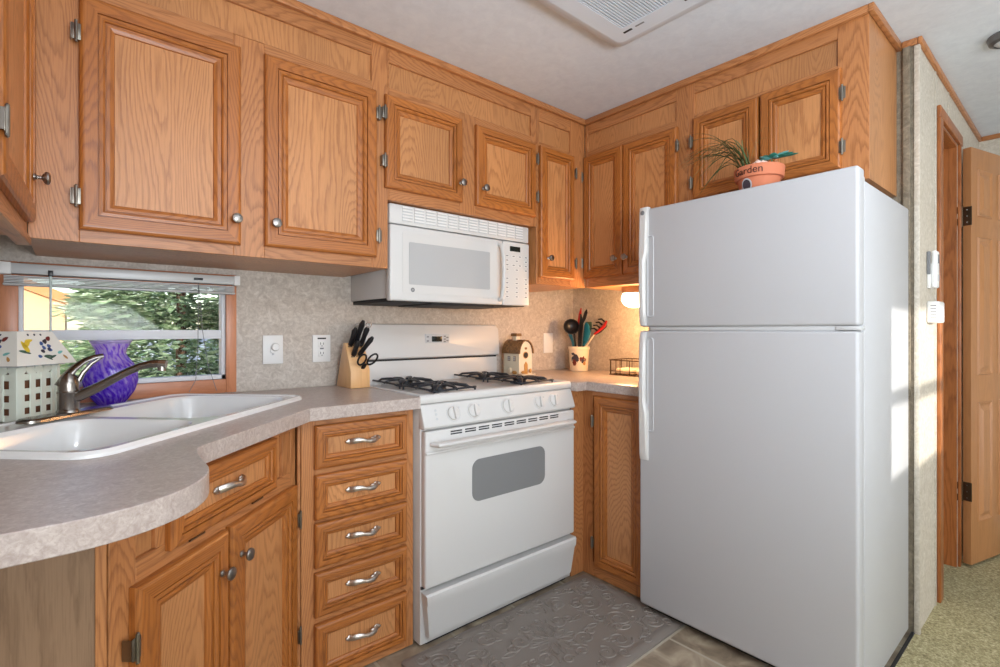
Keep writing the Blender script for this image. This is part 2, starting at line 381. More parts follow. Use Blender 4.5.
# ------------------------------------------------------------------ the room
CE = 2.25; YB = 2.15; XW = 2.4346; YH = .431; XL = -.483; XF = 3.965; YF = -2.5
b = MB(); b.box((XL-.1, .445, -.05), (XW+.1, YB+.1, 0), M_tile); struct(b.build('floor'))
b = MB(); b.box((XL-.1, YF-.1, -.05), (XF+.1, .445, .004), M_carpet); struct(b.build('floor_carpet'))
b = MB(); b.box((XW, .445, -.05), (XF+.1, 2.1, .004), M_carpet); struct(b.build('floor_side_room'))
b = MB(); b.box((XL-.1, YF-.1, CE), (XF+.1, YB+.1, CE+.06), M_ceil); struct(b.build('ceiling'))
# back wall with window hole: x -.117.. .440, z .965..1.32
WX0, WX1, WZ0, WZ1 = -.128, .452, .962, 1.330
b = MB()
b.prism([(XL-.1, 0), (XW+.1, 0), (XW+.1, CE), (XL-.1, CE)], YB, YB+.09, M_paper, 'y', holes=[[(WX0, WZ0), (WX1, WZ0), (WX1, WZ1), (WX0, WZ1)]])
struct(b.build('wall_back'))
b = MB(); b.box((XW, YH+.09, 0), (XW+.08, YB, CE), M_paper); struct(b.build('wall_right'))
b = MB(); b.box((XW, YH, 0), (XW+.09, YH+.09, CE), M_paper2)
b.box((XW+.09, YH, 0), (2.83, YH+.09, CE), M_paper2); b.box((2.83, YH, 2.045), (3.27, YH+.09, CE), M_paper2); b.box((3.27, YH, 0), (XF+.08, YH+.09, CE), M_paper2)
struct(b.build('wall_hall'))
b = MB(); b.box((XW-.003, YH+.002, 0), (XW-.0005, .62, CE), M_paper_shade); struct(b.build('wall_return'))
b = MB(); b.box((XF, YF-.1, 0), (XF+.08, YH, CE), M_paper2); struct(b.build('wall_far_right'))
b = MB(); b.box((XL-.08, YF-.1, 0), (XL, YB, CE), M_paper); struct(b.build('wall_left'))
b = MB()
b.prism([(XL-.1, 0), (XF+.1, 0), (XF+.1, CE), (XL-.1, CE)], YF-.08, YF, M_paper2, 'y', holes=[[(1.10, 1.225), (1.80, 1.225), (1.80, 1.49), (1.10, 1.49)], [(1.10, 1.53), (1.80, 1.53), (1.80, 1.83), (1.10, 1.83)]])
struct(b.build('wall_front'))
root = bpy.data.objects.new('window_2', None); C.objects.link(root); struct(root); root.location = (1.45, YF, 1.52)
b = MB()
for a_, c_ in (((-.41, -.01, -.36), (-.35, .016, .37)), ((.35, -.01, -.36), (.41, .016, .37)), ((-.35, -.01, -.36), (.35, .016, -.30)), ((-.35, -.01, .31), (.35, .016, .37))): b.box(a_, c_, W_win, .003)
b.build('casing', root)
# room beyond the hall doorway
b = MB(); b.box((2.75, 1.9, 0), (XF+.08, 1.98, CE), M_bath); b.box((2.70, .53, 0), (2.76, 1.9, CE), M_bath); b.box((XF, .53, 0), (XF+.08, 1.9, CE), M_bath); struct(b.build('wall_side_room'))
b = MB(); b.box((2.70, .52, CE), (XF+.08, 1.98, CE+.03), M_bath); struct(b.build('ceiling_side_room'))
# outer roof: keeps the low sun out of the wall gaps
# ceiling trims
def strip(a, c, m, name, bev=.003):
    q = MB(); q.box(a, c, m, bev); return struct(q.build(name))
strip((-.075, 1.722, 2.222), (2.05, 1.74, CE), W_bx, 'trim_1')
strip((2.046, .4957, 2.222), (2.064, 1.74, CE), W_by, 'trim_2')
strip((2.046, .478, 2.222), (XW, .4955, CE), W_bx, 'trim_3')
strip((XW-.016, YH+.0005, 2.225), (XW-.0035, .4775, CE), W_by, 'trim_4')
strip((XW-.016, YH-.014, 2.225), (XF, YH, CE), W_bx, 'trim_5')
strip((XF-.014, YF, 2.225), (XF, YH-.014, CE), W_by, 'trim_6')
strip((2.735, YH-.004, 0), (2.748, YH, 2.225), M_paper2, 'trim_7', .001)
strip((3.02, YH-.004, 2.09), (3.034, YH, 2.225), M_paper2, 'trim_8', .001)
strip((XW-.008, YH-.006, 0), (XW+.014, YH+.012, 2.225), M_paper2, 'trim_9', .002)
strip((XW-.018, .452, .9), (XW-.003, .475, 2.225), M_paper_shade, 'trim_15', .002)
strip((1.78, .440, 0), (XW-.003, .451, .007), M_dark, 'trim_10', .002)
# doorway casing and jamb
b = MB(); b.box((2.775, YH-.014, .004), (2.832, YH, 2.045), W_jamb, .003); struct(b.build('trim_11'))
b = MB(); b.box((3.272, YH-.012, .004), (3.300, YH, 2.045), W_jamb, .003); struct(b.build('trim_12'))
b = MB(); b.box((2.775, YH-.014, 2.045), (3.325, YH, 2.095), W_jamb, .003); struct(b.build('trim_13'))
b = MB(); b.box((2.83, YH+.001, .004), (2.842, .545, 2.045), W_jamb); b.box((3.258, YH+.001, .004), (3.27, .545, 2.045), W_jamb)
b.box((2.842, YH+.001, 2.033), (3.258, .545, 2.045), W_jamb); b.box((3.246, .482, .004), (3.258, .52, 2.033), W_jamb, .002); b.box((2.842, .482, .004), (2.854, .52, 2.033), W_jamb, .002)
struct(b.build('trim_14'))
# six panel door, swung open past the casing
def six_panel_door():
    root = bpy.data.objects.new('door_1', None); C.objects.link(root); struct(root)
    root.location = (3.302, .416, 0); root.rotation_euler = (0, 0, math.radians(-15))
    Wd, H0, H1, T = .46, .02, 2.03, .033
    q = MB(); q.box((0, -T, H0), (Wd, 0, H1), W_door, .002)
    q.build('leaf', root)
    cols = [(.055, .195), (.265, .405)]; rws = [(.22, .80), (.93, 1.60), (1.70, 1.93)]
    q = MB()
    for x0, x1 in cols:
        for z0, z1 in rws:
            lp = []
            for ins, y in ((0, -T-.0005), (.005, -T-.007), (.016, -T-.001), (.024, -T-.001), (.044, -T-.009)):
                lp.append([(x0+ins, y, z0+ins), (x1-ins, y, z0+ins), (x1-ins, y, z1-ins), (x0+ins, y, z1-ins)])
            q.rings(lp, W_door, cap1=True)
    q.build('raised_panels', root, smooth=False)
    for z in (.37, 1.70):
        h = MB(); h.box((-.003, -.036, z-.045), (.0, -.002, z+.045), M_bronze, .001); h.tube([(-.004, .002, z-.05), (-.004, .002, z+.05)], .005, M_bronze)
        for dz in (-.03, .0, .03): h.ball((-.004, -.018, z+dz), .003, M_brass, 1)
        h.box((-.045, .006, z-.045), (-.004, .0095, z-.012), M_bronze, .001); h.box((-.045, .006, z+.012), (-.004, .0095, z+.045), M_bronze, .001)
        h.build('hinge', root)
six_panel_door()

# ------------------------------------------------------------------ window on the back wall
root = bpy.data.objects.new('window_1', None); C.objects.link(root); struct(root); root.location = (0, YB, 0)
q = MB(); T = .016
q.box((-.165, -T, .912), (-.124, 0, 1.36), W_winz, .003); q.box((.448, -T, .912), (.484, 0, 1.36), W_winz, .003)
q.box((-.124, -T, .912), (.448, 0, .964), W_win, .003); q.box((-.124, -T, 1.31), (.448, 0, 1.36), W_win, .003)
q.build('casing', root)
q = MB()
a0, a1, c0, c1 = -.125, .450, .964, 1.33
q.box((a0, .004, c0), (a0+.010, .05, c1), M_sash, .001); q.box((a1-.014, .004, c0), (a1, .05, c1), M_sash, .001)
q.box((a0, .004, c0), (a1, .05, c0+.016), M_sash, .001); q.box((a0, .004, c1-.014), (a1, .05, c1), M_sash, .001)
q.box((a0, .012, 1.122), (a1, .046, 1.150), M_sash, .002); q.box((a0, .008, 1.117), (a1, .03, 1.123), M_sash, .001)
q.build('sash', root)
q = MB(); q.box((a0+.01, .028, c0+.016), (a1-.014, .031, 1.118), M_glass); q.build('lower_pane', root)
q = MB(); q.box((a0+.01, .036, 1.150), (a1-.014, .039, c1-.014), M_glass); q.build('upper_pane', root)
# raised mini blind
bl = thing('window_blind', 'raised white metal mini blind at the top of the kitchen window', 'blind', (.158, YB-.018, 1.30))
q = MB(); q.box((-.318, -.034, .020), (.318, -.002, .052), M_alum, .003); q.box((-.328, -.036, .018), (-.296, -.0, .054), M_wplast, .002); q.box((.310, -.036, .018), (.330, -.0, .054), M_wplast, .002); q.build('headrail', bl)
q = MB()
for k in range(5): q.box((-.312, -.030, -.006+k*.0045), (.312, -.004, -.004+k*.0045), M_alum)
q.build('slats', bl)
q = MB(); q.box((-.314, -.032, -.016), (.314, -.003, -.008), M_alum, .003); q.build('bottom_rail', bl)
q = MB(); q.tube([(-.207, -.040, .018), (-.207, -.041, -.23)], .0032, mat('clear_wand', srgb(210, 226, 222), .1), 8); q.box((-.213, -.044, .016), (-.201, -.030, .034), M_black, .001); q.build('tilt_wand', bl)
q = MB(); q.box((.178, -.041, .030), (.206, -.032, .038), M_black, .001)
q.tube([(.192, -.038, .02), (.190, -.039, -.2), (.183, -.040, -.33), (.162, -.04, -.372)], .0011, M_print, 6)
q.tube([(.192, -.038, .02), (.204, -.039, -.15), (.222, -.040, -.28), (.250, -.04, -.373)], .0011, M_print, 6)
q.tube([(.185, -.040, -.30), (.182, -.040, -.315)], .003, M_print, 8); q.build('lift_cord', bl)

# ------------------------------------------------------------------ cabinetry
def profile_panel(mb, x0, x1, z0, z1, prof, y=0, panel=None):
    lp = []
    bm = mb.bm
    iz, ix, ip = mb.mi(W_fz), mb.mi(W_fx), mb.mi(panel or W_pz)
    L = []
    for ins, d in prof:
        L.append([bm.verts.new(p) for p in ((x0+ins, y-d, z0+ins), (x1-ins, y-d, z0+ins), (x1-ins, y-d, z1-ins), (x0+ins, y-d, z1-ins))])
    for A, B in zip(L, L[1:]):
        for i in range(4):
            f = bm.faces.new([A[i], A[(i+1) % 4], B[(i+1) % 4], B[i]]); f.material_index = ix if i in (0, 2) else iz
    f = bm.faces.new(L[-1]); f.material_index = ip
    f = bm.faces.new(L[0][::-1]); f.material_index = iz
DOORP = [(0, 0), (0, .012), (.003, .017), (.008, .0195), (.012, .020), (.038, .020), (.0385, .0125), (.0410, .0125), (.0415, .0178), (.050, .0185), (.054, .0150), (.0545, .0095), (.0565, .0095), (.057, .0130), (.065, .0125), (.074, .0085), (.0755, .004)]
def sc_prof(k): return [(i*k, d) for i, d in DOORP]
def knob(par, x, z, y, m=None):
    q = MB(); m = m or M_pewter
    q.lathe([(0, 0), (.008, 0), (.008, .003), (.0045, .006), (.0045, .014), (.009, .017), (.0145, .021), (.0155, .0245), (.014, .028), (.008, .0305), (0, .031)], m, (0, 0, 0), 20, axis=(0, -1, 0))
    return q.build('knob', par, (x, y, z))
M_pull = mat('bright_pewter', srgb(205, 198, 190), .3, metal=1, bump=(220, .35, .001))
def pull(par, x, z, y):
    q = MB(); L = .048; M_pewter = M_pull
    pts = []; rad = []
    for k in range(13):
        t = k/12; u = -L+2*L*t
        pts.append((u, -.006-.019*math.sin(PI*t)**.6, .004*math.sin(2*PI*t))); rad.append((.0058, .0062+.0035*abs(math.cos(PI*t))))
    q.tube(pts, rad, M_pewter, 10)
    for sx in (-1, 1):
        q.ball((sx*L, -.003, 0), (.013, .005, .010), M_pewter, 2); q.ball((sx*(L+.008), -.003, 0), (.008, .004, .006), M_pewter, 2)
        q.ball((sx*(L-.016), -.012, .001*sx), (.012, .005, .007), M_pewter, 2)
    return q.build('handle', par, (x, y, z))
def hinge(par, x, z, m=None):
    q = MB(); m = m or M_brass
    q.box((-.010, -.0215, -.021), (.010, -.020, .021), m, .0006); q.tube([(0, -.023, -.024), (0, -.023, .024)], .0038, m, 10)
    q.ball((0, -.023, .026), .0042, m, 1); q.ball((0, -.023, -.026), .0042, m, 1)
    q.box((-.011, -.020, -.019), (-.0085, -.001, .019), m)
    return q.build('hinge', par, (x, 0, z))
def door(par, x0, x1, z0, z1, hs=None, hz=(), kn=None, k=1.0, name='door', panel=None):
    q = MB(); profile_panel(q, 0, x1-x0, 0, z1-z0, sc_prof(k), panel=panel); d = q.build(name, par, (x0, -.001, z0), smooth=False)
    for z in hz: hinge(d, (-.006 if hs == 'l' else x1-x0+.006), z-z0)
    if kn: knob(d, kn[0]-x0, kn[1]-z0, -.020)
    return d
def unit(name, label, loc, rotz, W, z0, z1, depth, frames, group=None, cat='cabinet', side=None, rec=.010, x0=0, bottom=True):
    """frames: list of (x0,x1,z0,z1,'z'/'x') boards on the face; the carcass front sits rec behind them"""
    t = thing(name, label, cat, (loc[0], loc[1], 0), rotz, group)
    q = MB(); q.box((x0, rec, z0), (W, depth, z1), side or W_flat); q.build('carcass', t, smooth=False)
    q = MB()
    for a, b_, c, d, g in frames: q.box((a, 0, c), (b_, rec+.001, d), W_bz if g == 'z' else W_bx, .0012, 1)
    q.build('face_frame', t)
    return t
G_UP = 'oak wall cabinets around the kitchen'
G_LO = 'oak base cabinets around the kitchen'
ZT = CE-.001
# A: big wall cabinet over the window (local x = world x + .079)
ox = -.084
A = unit('wall_cabinet', 'oak wall cabinet over the window with two tall doors', (ox, 1.74, 0), 0, 1.001, 1.383, ZT, YB-1.74, [
    (0, .100, 1.383, ZT, 'z'), (.470, .560, 1.383, 2.075, 'z'), (.935, 1.001, 1.383, ZT, 'z'),
    (.100, .470, 1.383, 1.43, 'x'), (.560, .935, 1.383, 1.43, 'x'), (.100, .470, 2.03, 2.078, 'x'), (.560, .935, 2.03, 2.078, 'x'), (.470, .560, 2.0755, 2.078, 'x'),
    (.100, .935, 2.174, ZT, 'x')], G_UP)
door(A, .015-ox, .404-ox, 1.415, 2.034, 'l', (1.50, 1.93), (.387-ox, 1.492))
door(A, .474-ox, .865-ox, 1.420, 2.040, 'r', (1.50, 1.955), (.503-ox, 1.494))
# B: cabinet over the microwave
ox = .9175
B = unit('wall_cabinet', 'shallow oak wall cabinet directly above the white microwave', (ox, 1.74, 0), 0, .787, 1.646, ZT, YB-1.74, [
    (0, .006, 1.646, ZT, 'z'), (.333, .420, 1.646, 2.075, 'z'), (.753, .787, 1.646, ZT, 'z'),
    (.006, .333, 1.646, 1.70, 'x'), (.420, .753, 1.646, 1.70, 'x'), (.006, .333, 2.03, 2.075, 'x'), (.420, .753, 2.03, 2.075, 'x'),
    (.006, .753, 2.170, ZT, 'x')], G_UP)
door(B, .901-ox, 1.258-ox, 1.688, 2.040, 'l', (1.785, 1.965), (1.243-ox, 1.764), .85)
door(B, 1.331-ox, 1.690-ox, 1.688, 2.038, 'r', (1.785, 1.965), (1.366-ox, 1.764), .85)
# C: narrow corner cabinet
ox = 1.705
Cc = unit('wall_cabinet', 'narrow single-door oak wall cabinet between the microwave and the corner', (ox, 1.74, 0), 0, .359, 1.372, ZT, YB-1.74, [
    (0, .022, 1.372, ZT, 'z'), (.245, .357, 1.372, ZT, 'z'), (.022, .245, 1.372, 1.42, 'x'), (.022, .245, 2.03, 2.062, 'x'), (.022, .245, 2.164, ZT, 'x')], G_UP)
door(Cc, .014, .259, 1.405, 2.040, 'r', (1.49, 1.95), (.062, 1.498), .78)
# E: right wall cabinet (local x runs toward the camera: x = 1.7385 - Y)
oy = 1.7385
Ec = unit('wall_cabinet', 'two-door oak wall cabinet on the right wall above the lamp-lit corner', (2.064, oy, 0), -PI/2, oy-1.157, 1.372, ZT, XW-2.068, [
    (0, .017, 1.372, ZT, 'z'), (.525, oy-1.157, 1.372, ZT, 'z'), (.017, .525, 1.372, 1.43, 'x'), (.017, .525, 2.045, 2.086, 'x'), (.017, .525, 2.176, ZT, 'x')], G_UP)
door(Ec, .004, .246, 1.420, 2.054, 'l', (1.50, 1.95), (.210, 1.502), .78)
door(Ec, .250, .537, 1.420, 2.054, 'r', (1.50, 1.965), (.274, 1.502), .85)
# F: over-fridge cabinet
oy2 = 1.1565
Fc = unit('wall_cabinet', 'two-door oak wall cabinet above the refrigerator behind the potted plant', (2.064, oy2, 0), -PI/2, oy2-.496, 1.665, ZT, XW-2.068, [
    (0, .030, 1.665, ZT, 'z'), (.568, oy2-.496, 1.665, ZT, 'z'), (.030, .568, 1.665, 1.74, 'x'), (.030, .568, 2.05, 2.084, 'x'), (.030, .568, 2.178, ZT, 'x')], G_UP)
door(Fc, .031, .303, 1.715, 2.065, 'l', (1.785, 1.962), None, .85)
door(Fc, .310, .582, 1.715, 2.068, 'r', (1.788, 1.975), None, .85)
# G: left wall cabinet (faces +X, local x runs away from the camera)
Gc = unit('wall_cabinet', 'oak wall cabinet on the left wall with bronze hinge and knob', (-.141, .451, 0), PI/2-math.radians(2.5), 1.285, 1.383, ZT, .330, [
    (0, .05, 1.383, ZT, 'z'), (.695, .755, 1.383, ZT, 'z'), (1.235, 1.285, 1.383, ZT, 'z'),
    (.05, .695, 1.383, 1.43, 'x'), (.755, 1.235, 1.383, 1.43, 'x'), (.05, .695, 2.03, 2.078, 'x'), (.755, 1.235, 2.03, 2.078, 'x'), (.05, .695, 2.174, ZT, 'x'), (.755, 1.235, 2.174, ZT, 'x')], G_UP)
door(Gc, .06, .690, 1.415, 2.036, 'l', (1.50, 1.93), None)
dg_ = door(Gc, .765, 1.244, 1.415, 2.036, 'l', (1.51, 1.93), (1.185, 1.515))
q = MB(); q.box((0, -.008, 1.362), (1.285, .02, 1.3825), W_bx, .002); q.build('light_rail', Gc)

# ---- base cabinets
# drawer stack
ox = .549; FY = 1.610
D = unit('drawer_cabinet', 'oak base cabinet with five stacked drawers left of the stove', (ox, FY, 0), 0, .951-ox, .004, .868, YB-FY-.002, [
    (0, .044, .004, .868, 'z'), (.951-ox-.034, .951-ox, .004, .868, 'z')]+[(.044, .951-ox-.034, a, c, 'x') for a, c in ((.838, .868), (.680, .716), (.524, .552), (.368, .40), (.212, .244), (.004, .05))], G_LO, cat='cabinet')
for i, (z0, z1) in enumerate(((.706, .846), (.545, .688), (.392, .534), (.235, .377), (.036, .212))):
    q = MB(); profile_panel(q, 0, .330, 0, z1-z0, [(a*(.58 if a > .012 else 1), d) for a, d in DOORP]); d = q.build('drawer', D, (.588-ox, -.001, z0), smooth=False)
    pull(d, .165, (z1-z0)/2+.004, -.006)
q = MB(); q.box((-.010, .004, .004), (-.0005, .016, .868), W_bz, .001, 1); q.build('corner_post', D)
# diagonal sink cabinet: face line X - Y = -1.088
r2 = math.sqrt(2); s0 = .842; s1 = 1.527   # s=(X+Y)/sqrt2
Px = (s0*r2-1.088)/2; Py = (s0*r2+1.088)/2
sd_ = s1-s0
L = lambda s: s-s0
S = thing('sink_cabinet', 'diagonal oak sink base cabinet with a false drawer over two doors', 'cabinet', (Px, Py, 0), PI/4, G_LO)
q = MB(); q.prism([(0, .011), (sd_, .011), (sd_, .08), (sd_-.07, .5), (.22, .5), (.08, .12)], .004, .72, W_flat); q.box((0, .010, .72), (sd_, .025, .868), W_flat); q.build('carcass', S, smooth=False)
q = MB()
for a, b_, c, d, g in [(0, L(.902), .004, .868, 'z'), (L(1.497), sd_, .004, .868, 'z'), (L(.902), L(1.497), .660, .712, 'x'), (L(.902), L(1.497), .004, .10, 'x'), (L(.902), L(1.497), .838, .868, 'x'),
        (L(.952), L(.99), .712, .838, 'z'), (L(1.375), L(1.405), .712, .838, 'z'), (L(1.446), L(1.497), .712, .838, 'z'), (L(1.14), L(1.19), .10, .660, 'z')]:
    q.box((a, 0, c), (b_, .011, d), W_bz if g == 'z' else W_bx, .0012, 1)
q.build('face_frame', S)
q = MB(); profile_panel(q, 0, 1.388-.975, 0, .146, [(a*(.62 if a > .012 else 1), d) for a, d in DOORP]); d = q.build('false_drawer', S, (L(.975), -.001, .697), smooth=False)
pull(d, .205, .076, -.006)
for sx in (.09, .33):
    h = MB(); h.box((-.022, -.004, -.004), (.022, -.0015, .004), M_bronze, .0008); h.tube([(-.024, -.005, 0), (.024, -.005, 0)], .003, M_bronze, 8); h.build('tilt_hinge', d, (sx, 0, -.006))
dl = door(S, L(.884), L(1.162), .085, .668, 'l', (.21, .56), (L(1.130), .578), .95)
dr = door(S, L(1.174), L(1.508), .085, .670, 'r', (.20, .56), (L(1.207), .590), .95)
# panel end of the snack bar
W_endp = wood('grey_brown_oak_panel', srgb(150, 120, 94), srgb(106, 78, 56), 'z', 16, contrast=.5)  # darker, greyer tone than the other cabinet oak
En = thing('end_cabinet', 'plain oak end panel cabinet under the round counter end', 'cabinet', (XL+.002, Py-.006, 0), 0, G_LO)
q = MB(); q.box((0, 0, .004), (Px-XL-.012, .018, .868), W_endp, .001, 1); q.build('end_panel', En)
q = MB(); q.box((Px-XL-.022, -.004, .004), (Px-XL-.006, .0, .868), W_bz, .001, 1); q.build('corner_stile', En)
# filler and right base cabinet
R_ = thing('base_cabinet', 'oak base cabinet in the corner between stove and refrigerator', 'cabinet', (1.854, 1.575, 0), -PI/2, G_LO)
q = MB(); q.box((0, .010, .004), (.345, XW-1.858, .868), W_flat); q.box((-.57, .01, .004), (0, XW-1.858, .868), W_flat); q.build('carcass', R_, smooth=False)
q = MB(); q.box((0, 0, .004), (.062, .011, .868), W_bz, .001, 1); q.box((.300, 0, .004), (.345, .011, .868), W_bz, .001, 1)
q.box((.062, 0, .845), (.300, .011, .868), W_bx, .001, 1); q.box((.062, 0, .004), (.300, .011, .07), W_bx, .001, 1); q.build('face_frame', R_)
q = MB(); q.box((-.010, -.084, .004), (.001, .012, .868), W_bz, .001, 1); q.build('filler_strip', R_)
door(R_, .078, .345, .060, .846, 'l', (.17, .73), None, .9)

# ---- countertops
CT = .909; CB = .868
arc = []
cxx, cyy, rr_ = -.012, 1.032, .198
a_s = math.atan2(1.193-cyy, .202-cxx); 
pts = [(.945, 1.562), (.560, 1.562), (.214, 1.212), (.196, 1.185), (.189, 1.14), (.187, 1.07)]
for k in range(14):
    a = math.radians(2-92*k/13); pts.append((cxx+rr_*math.cos(a), cyy+rr_*math.sin(a)))
pts += [(XL+.001, cyy-rr_), (XL+.001, YB-.001), (.9535, YB-.001), (.9535, 1.562)]
pts[0] = (.9535, 1.562); pts = pts[:-1]
# sink frame
def SK(s, p, z): return ((s-p)/r2, (s+p)/r2, z)
s_a, s_b, p_a, p_b = .862, 1.728, .822, 1.322
hole = [SK(s, p, 0)[:2] for s, p in rrect(s_a+.02, p_a+.02, s_b-.02, p_b-.02, .05)]
q = MB(); q.prism(pts, CB, CT, M_count, 'z', holes=[hole])
o = q.build('countertop'); tag(o, 'grey-beige laminate countertop around the sink with a round end', 'countertop', None)
md = o.modifiers.new('bev', 'BEVEL'); md.width = .0025; md.segments = 2; md.limit_method = 'ANGLE'; md.angle_limit = 1.0
q = MB(); q.prism([(1.7665, 1.535), (1.832, 1.535), (1.832, 1.2125), (XW-.001, 1.2125), (XW-.001, YB-.001), (1.7665, YB-.001)], CB, CT, M_count, 'z', bev=.0025)
tag(q.build('countertop'), 'laminate countertop in the lamp-lit corner right of the stove', 'countertop')
strip((XL, YB-.006, CT), (.95, YB, CT+.004), M_paper, 'trim_16', .001)

# ---- sink
SKT = thing('kitchen_sink', 'white double-bowl sink set diagonally into the counter', 'sink', SK((s_a+s_b)/2, (p_a+p_b)/2, CT))
SKT.rotation_euler = (0, 0, PI/4)
cs, cp = (s_a+s_b)/2, (p_a+p_b)/2
def loop(x0, y0, x1, y1, r, z, n=6): return [(x, y, z) for x, y in rrect(x0, y0, x1, y1, r, n)]
q = MB(); a, b_ = (s_b-s_a)/2, (p_b-p_a)/2
q.rings([loop(-a, -b_, a, b_, .06, .0005), loop(-a+.001, -b_+.001, a-.001, b_-.001, .06, .007), loop(-a+.008, -b_+.008, a-.008, b_-.008, .055, .013), loop(-a+.018, -b_+.018, a-.018, b_-.018, .05, .013), loop(-a+.024, -b_+.024, a-.024, b_-.024, .046, .009)], M_sink)
dv = 1.245-cs
bowls = [(-a+.034, -b_+.036, dv-.014, b_-.105, .075), (dv+.014, -b_+.036, a-.034, b_-.060, .085)]
t = bmesh.new(); es = []
for lp in [loop(-a+.024, -b_+.024, a-.024, b_-.024, .046, .009)]+[loop(*bw[:4], bw[4], .009) for bw in bowls]:
    vs = [t.verts.new(p) for p in lp]; es += [t.edges.new((vs[i], vs[(i+1) % len(vs)])) for i in range(len(vs))]
bmesh.ops.triangle_fill(t, edges=es, use_beauty=True); 
for f in t.faces:
    f.normal_update()
    if f.normal.z < 0: f.normal_flip()
q.take(t, M_sink)
q.build('rim', SKT)
for bw in bowls:
    x0, y0, x1, y1, r = bw; q = MB(); L_ = []
    for ins, z in ((0, .009), (.003, .006), (.006, -.002), (.012, -.09), (.020, -.150), (.036, -.168), (.065, -.174)):
        L_.append(loop(x0+ins, y0+ins, x1-ins, y1-ins, max(.02, r-ins*.6), z))
    q.rings(L_, M_sink, cap1=True)
    cxb, cyb = (x0+x1)/2, (y0+y1)/2
    o = q.build('bowl', SKT)
    q = MB(); q.lathe([(.042, -.1735), (.040, -.1715), (.030, -.172), (.022, -.1765), (0, -.1765)], M_chrome, (cxb, cyb, 0), 24); q.build('drain', o)

# ---- faucet
Fx = thing('faucet', 'brushed nickel single-lever faucet behind the sink', 'faucet', SK(1.247, 1.255, CT+.0132)); Fx.rotation_euler = (0, 0, PI/4)
q = MB(); lp = []
for ins, z in ((0, 0), (.001, .006), (.006, .010), (.02, .012)):
    lp.append([(x, y, z) for x, y in rrect(-.128+ins, -.028+ins*.8, .128-ins, .028-ins*.8, .0279-ins*.8, 8)])
q.rings(lp, M_faucet, cap1=True, cap0=True); q.build('deck_plate', Fx)
q = MB(); q.lathe([(.027, .009), (.026, .014), (.0235, .018), (.0235, .058), (.0245, .061), (.0245, .064), (.023, .066), (.0225, .085), (.019, .102), (.010, .114), (0, .117)], M_faucet, (0, 0, 0), 28); q.build('body', Fx)
q = MB(); # spout swings to the right-front
a_ = math.radians(-68); dx, dy = math.cos(a_), math.sin(a_)
pp = [(.0, .044), (.025, .052), (.06, .070), (.10, .094), (.138, .116), (.165, .128), (.190, .134), (.208, .134)]
q.tube([(dx*u, dy*u, z) for u, z in pp], [.015, .0145, .013, .0115, .0105, .010, .0105, .0115], M_faucet, 14)
q.tube([(dx*.208, dy*.208, .134), (dx*.226, dy*.226, .132)], [.0115, .0118], M_chrome, 14)
q.lathe([(.010, 0), (.010, .014), (.008, .014)], M_chrome, (dx*.215, dy*.215, .114), 16); q.build('spout', Fx)
q = MB(); hd = math.radians(-40); hx, hy_ = math.cos(hd), math.sin(hd)
pp = [(-.014, .078), (-.004, .104), (.012, .126), (.032, .144), (.054, .154), (.074, .157)]
q.tube([(hx*u, hy_*u, z) for u, z in pp], [(.018, .014), (.014, .009), (.011, .006), (.009, .0045), (.008, .004), (.007, .0045)], M_faucet, 14)
q.tube([(hx*.020, hy_*.020, .090), (hx*.030, hy_*.030, .112), (hx*.048, hy_*.048, .136), (hx*.070, hy_*.070, .153)], [.007, .006, .005, .004], M_faucet, 10)
q.build('lever', Fx)

# ---- vase
q = MB(); q.lathe([(0, 0), (.037, 0), (.040, .003), (.052, .018), (.068, .042), (.078, .074), (.077, .100), (.066, .130), (.050, .150), (.043, .163), (.044, .176), (.055, .196), (.060, .203), (.058, .203), (.052, .196), (.041, .176), (.040, .163), (.047, .150), (.063, .130), (.0735, .10), (.0745, .074), (.064, .042), (.048, .02), (0, .012)], M_vase, (0, 0, 0), 48)
V = thing('glass_vase', 'purple swirled glass vase in front of the kitchen window', 'vase', (.098, 2.066, CT+.001)); V.scale = (.93, .93, 1)
q.build('vase_body', V)
q = MB(); q.lathe([(.055, .196), (.0608, .203), (.0608, .207), (.057, .207), (.054, .200)], M_vrim, (0, 0, 0), 48); q.build('rim', V)

# ---- lattice candle lamp with painted shade
Lm = thing('candle_lamp', 'pale lattice box lamp with a flower-painted shade behind the faucet', 'lamp', (-.112, 1.880, CT+.001), PI/4+.06)
hb = .060; hh = .142
q = MB()
for r in range(4):
    Mr = Matrix.Rotation(r*PI/2, 4, 'Z')
    for k in range(4):
        x = -hb+.014+k*(2*hb-.028)/3
        q.box((x-.0078, -hb, .004), (x+.0078, -hb+.004, hh-.004-(.006 if k % 2 else 0)), M_lattice, .001, 1, M=Mr)
    for z in (.010, .044, .078, .116):
        q.box((-hb, -hb+.003, z-.0085), (hb, -hb+.006, z+.0085), M_lattice, .001, 1, M=Mr)
    q.box((-hb-.003, -hb-.002, 0), (-hb+.010, -hb+.010, hh), M_lattice, .001, 1, M=Mr)
    for k in range(5): q.lathe([(0, 0), (.012, 0), (.012, .004), (0, .004)], M_lattice, (-hb+.012+k*.024, -hb-.001, hh-.006), 12, axis=(0, 1, 0), M=Mr)
q.build('lattice_box', Lm)
q = MB(); q.box((-hb+.008, -hb+.008, .003), (hb-.008, hb-.008, .125), M_brn, .002); q.build('liner', Lm)
q = MB(); zs0, zs1 = hh+.006, hh+.094; w0, w1 = .088, .050
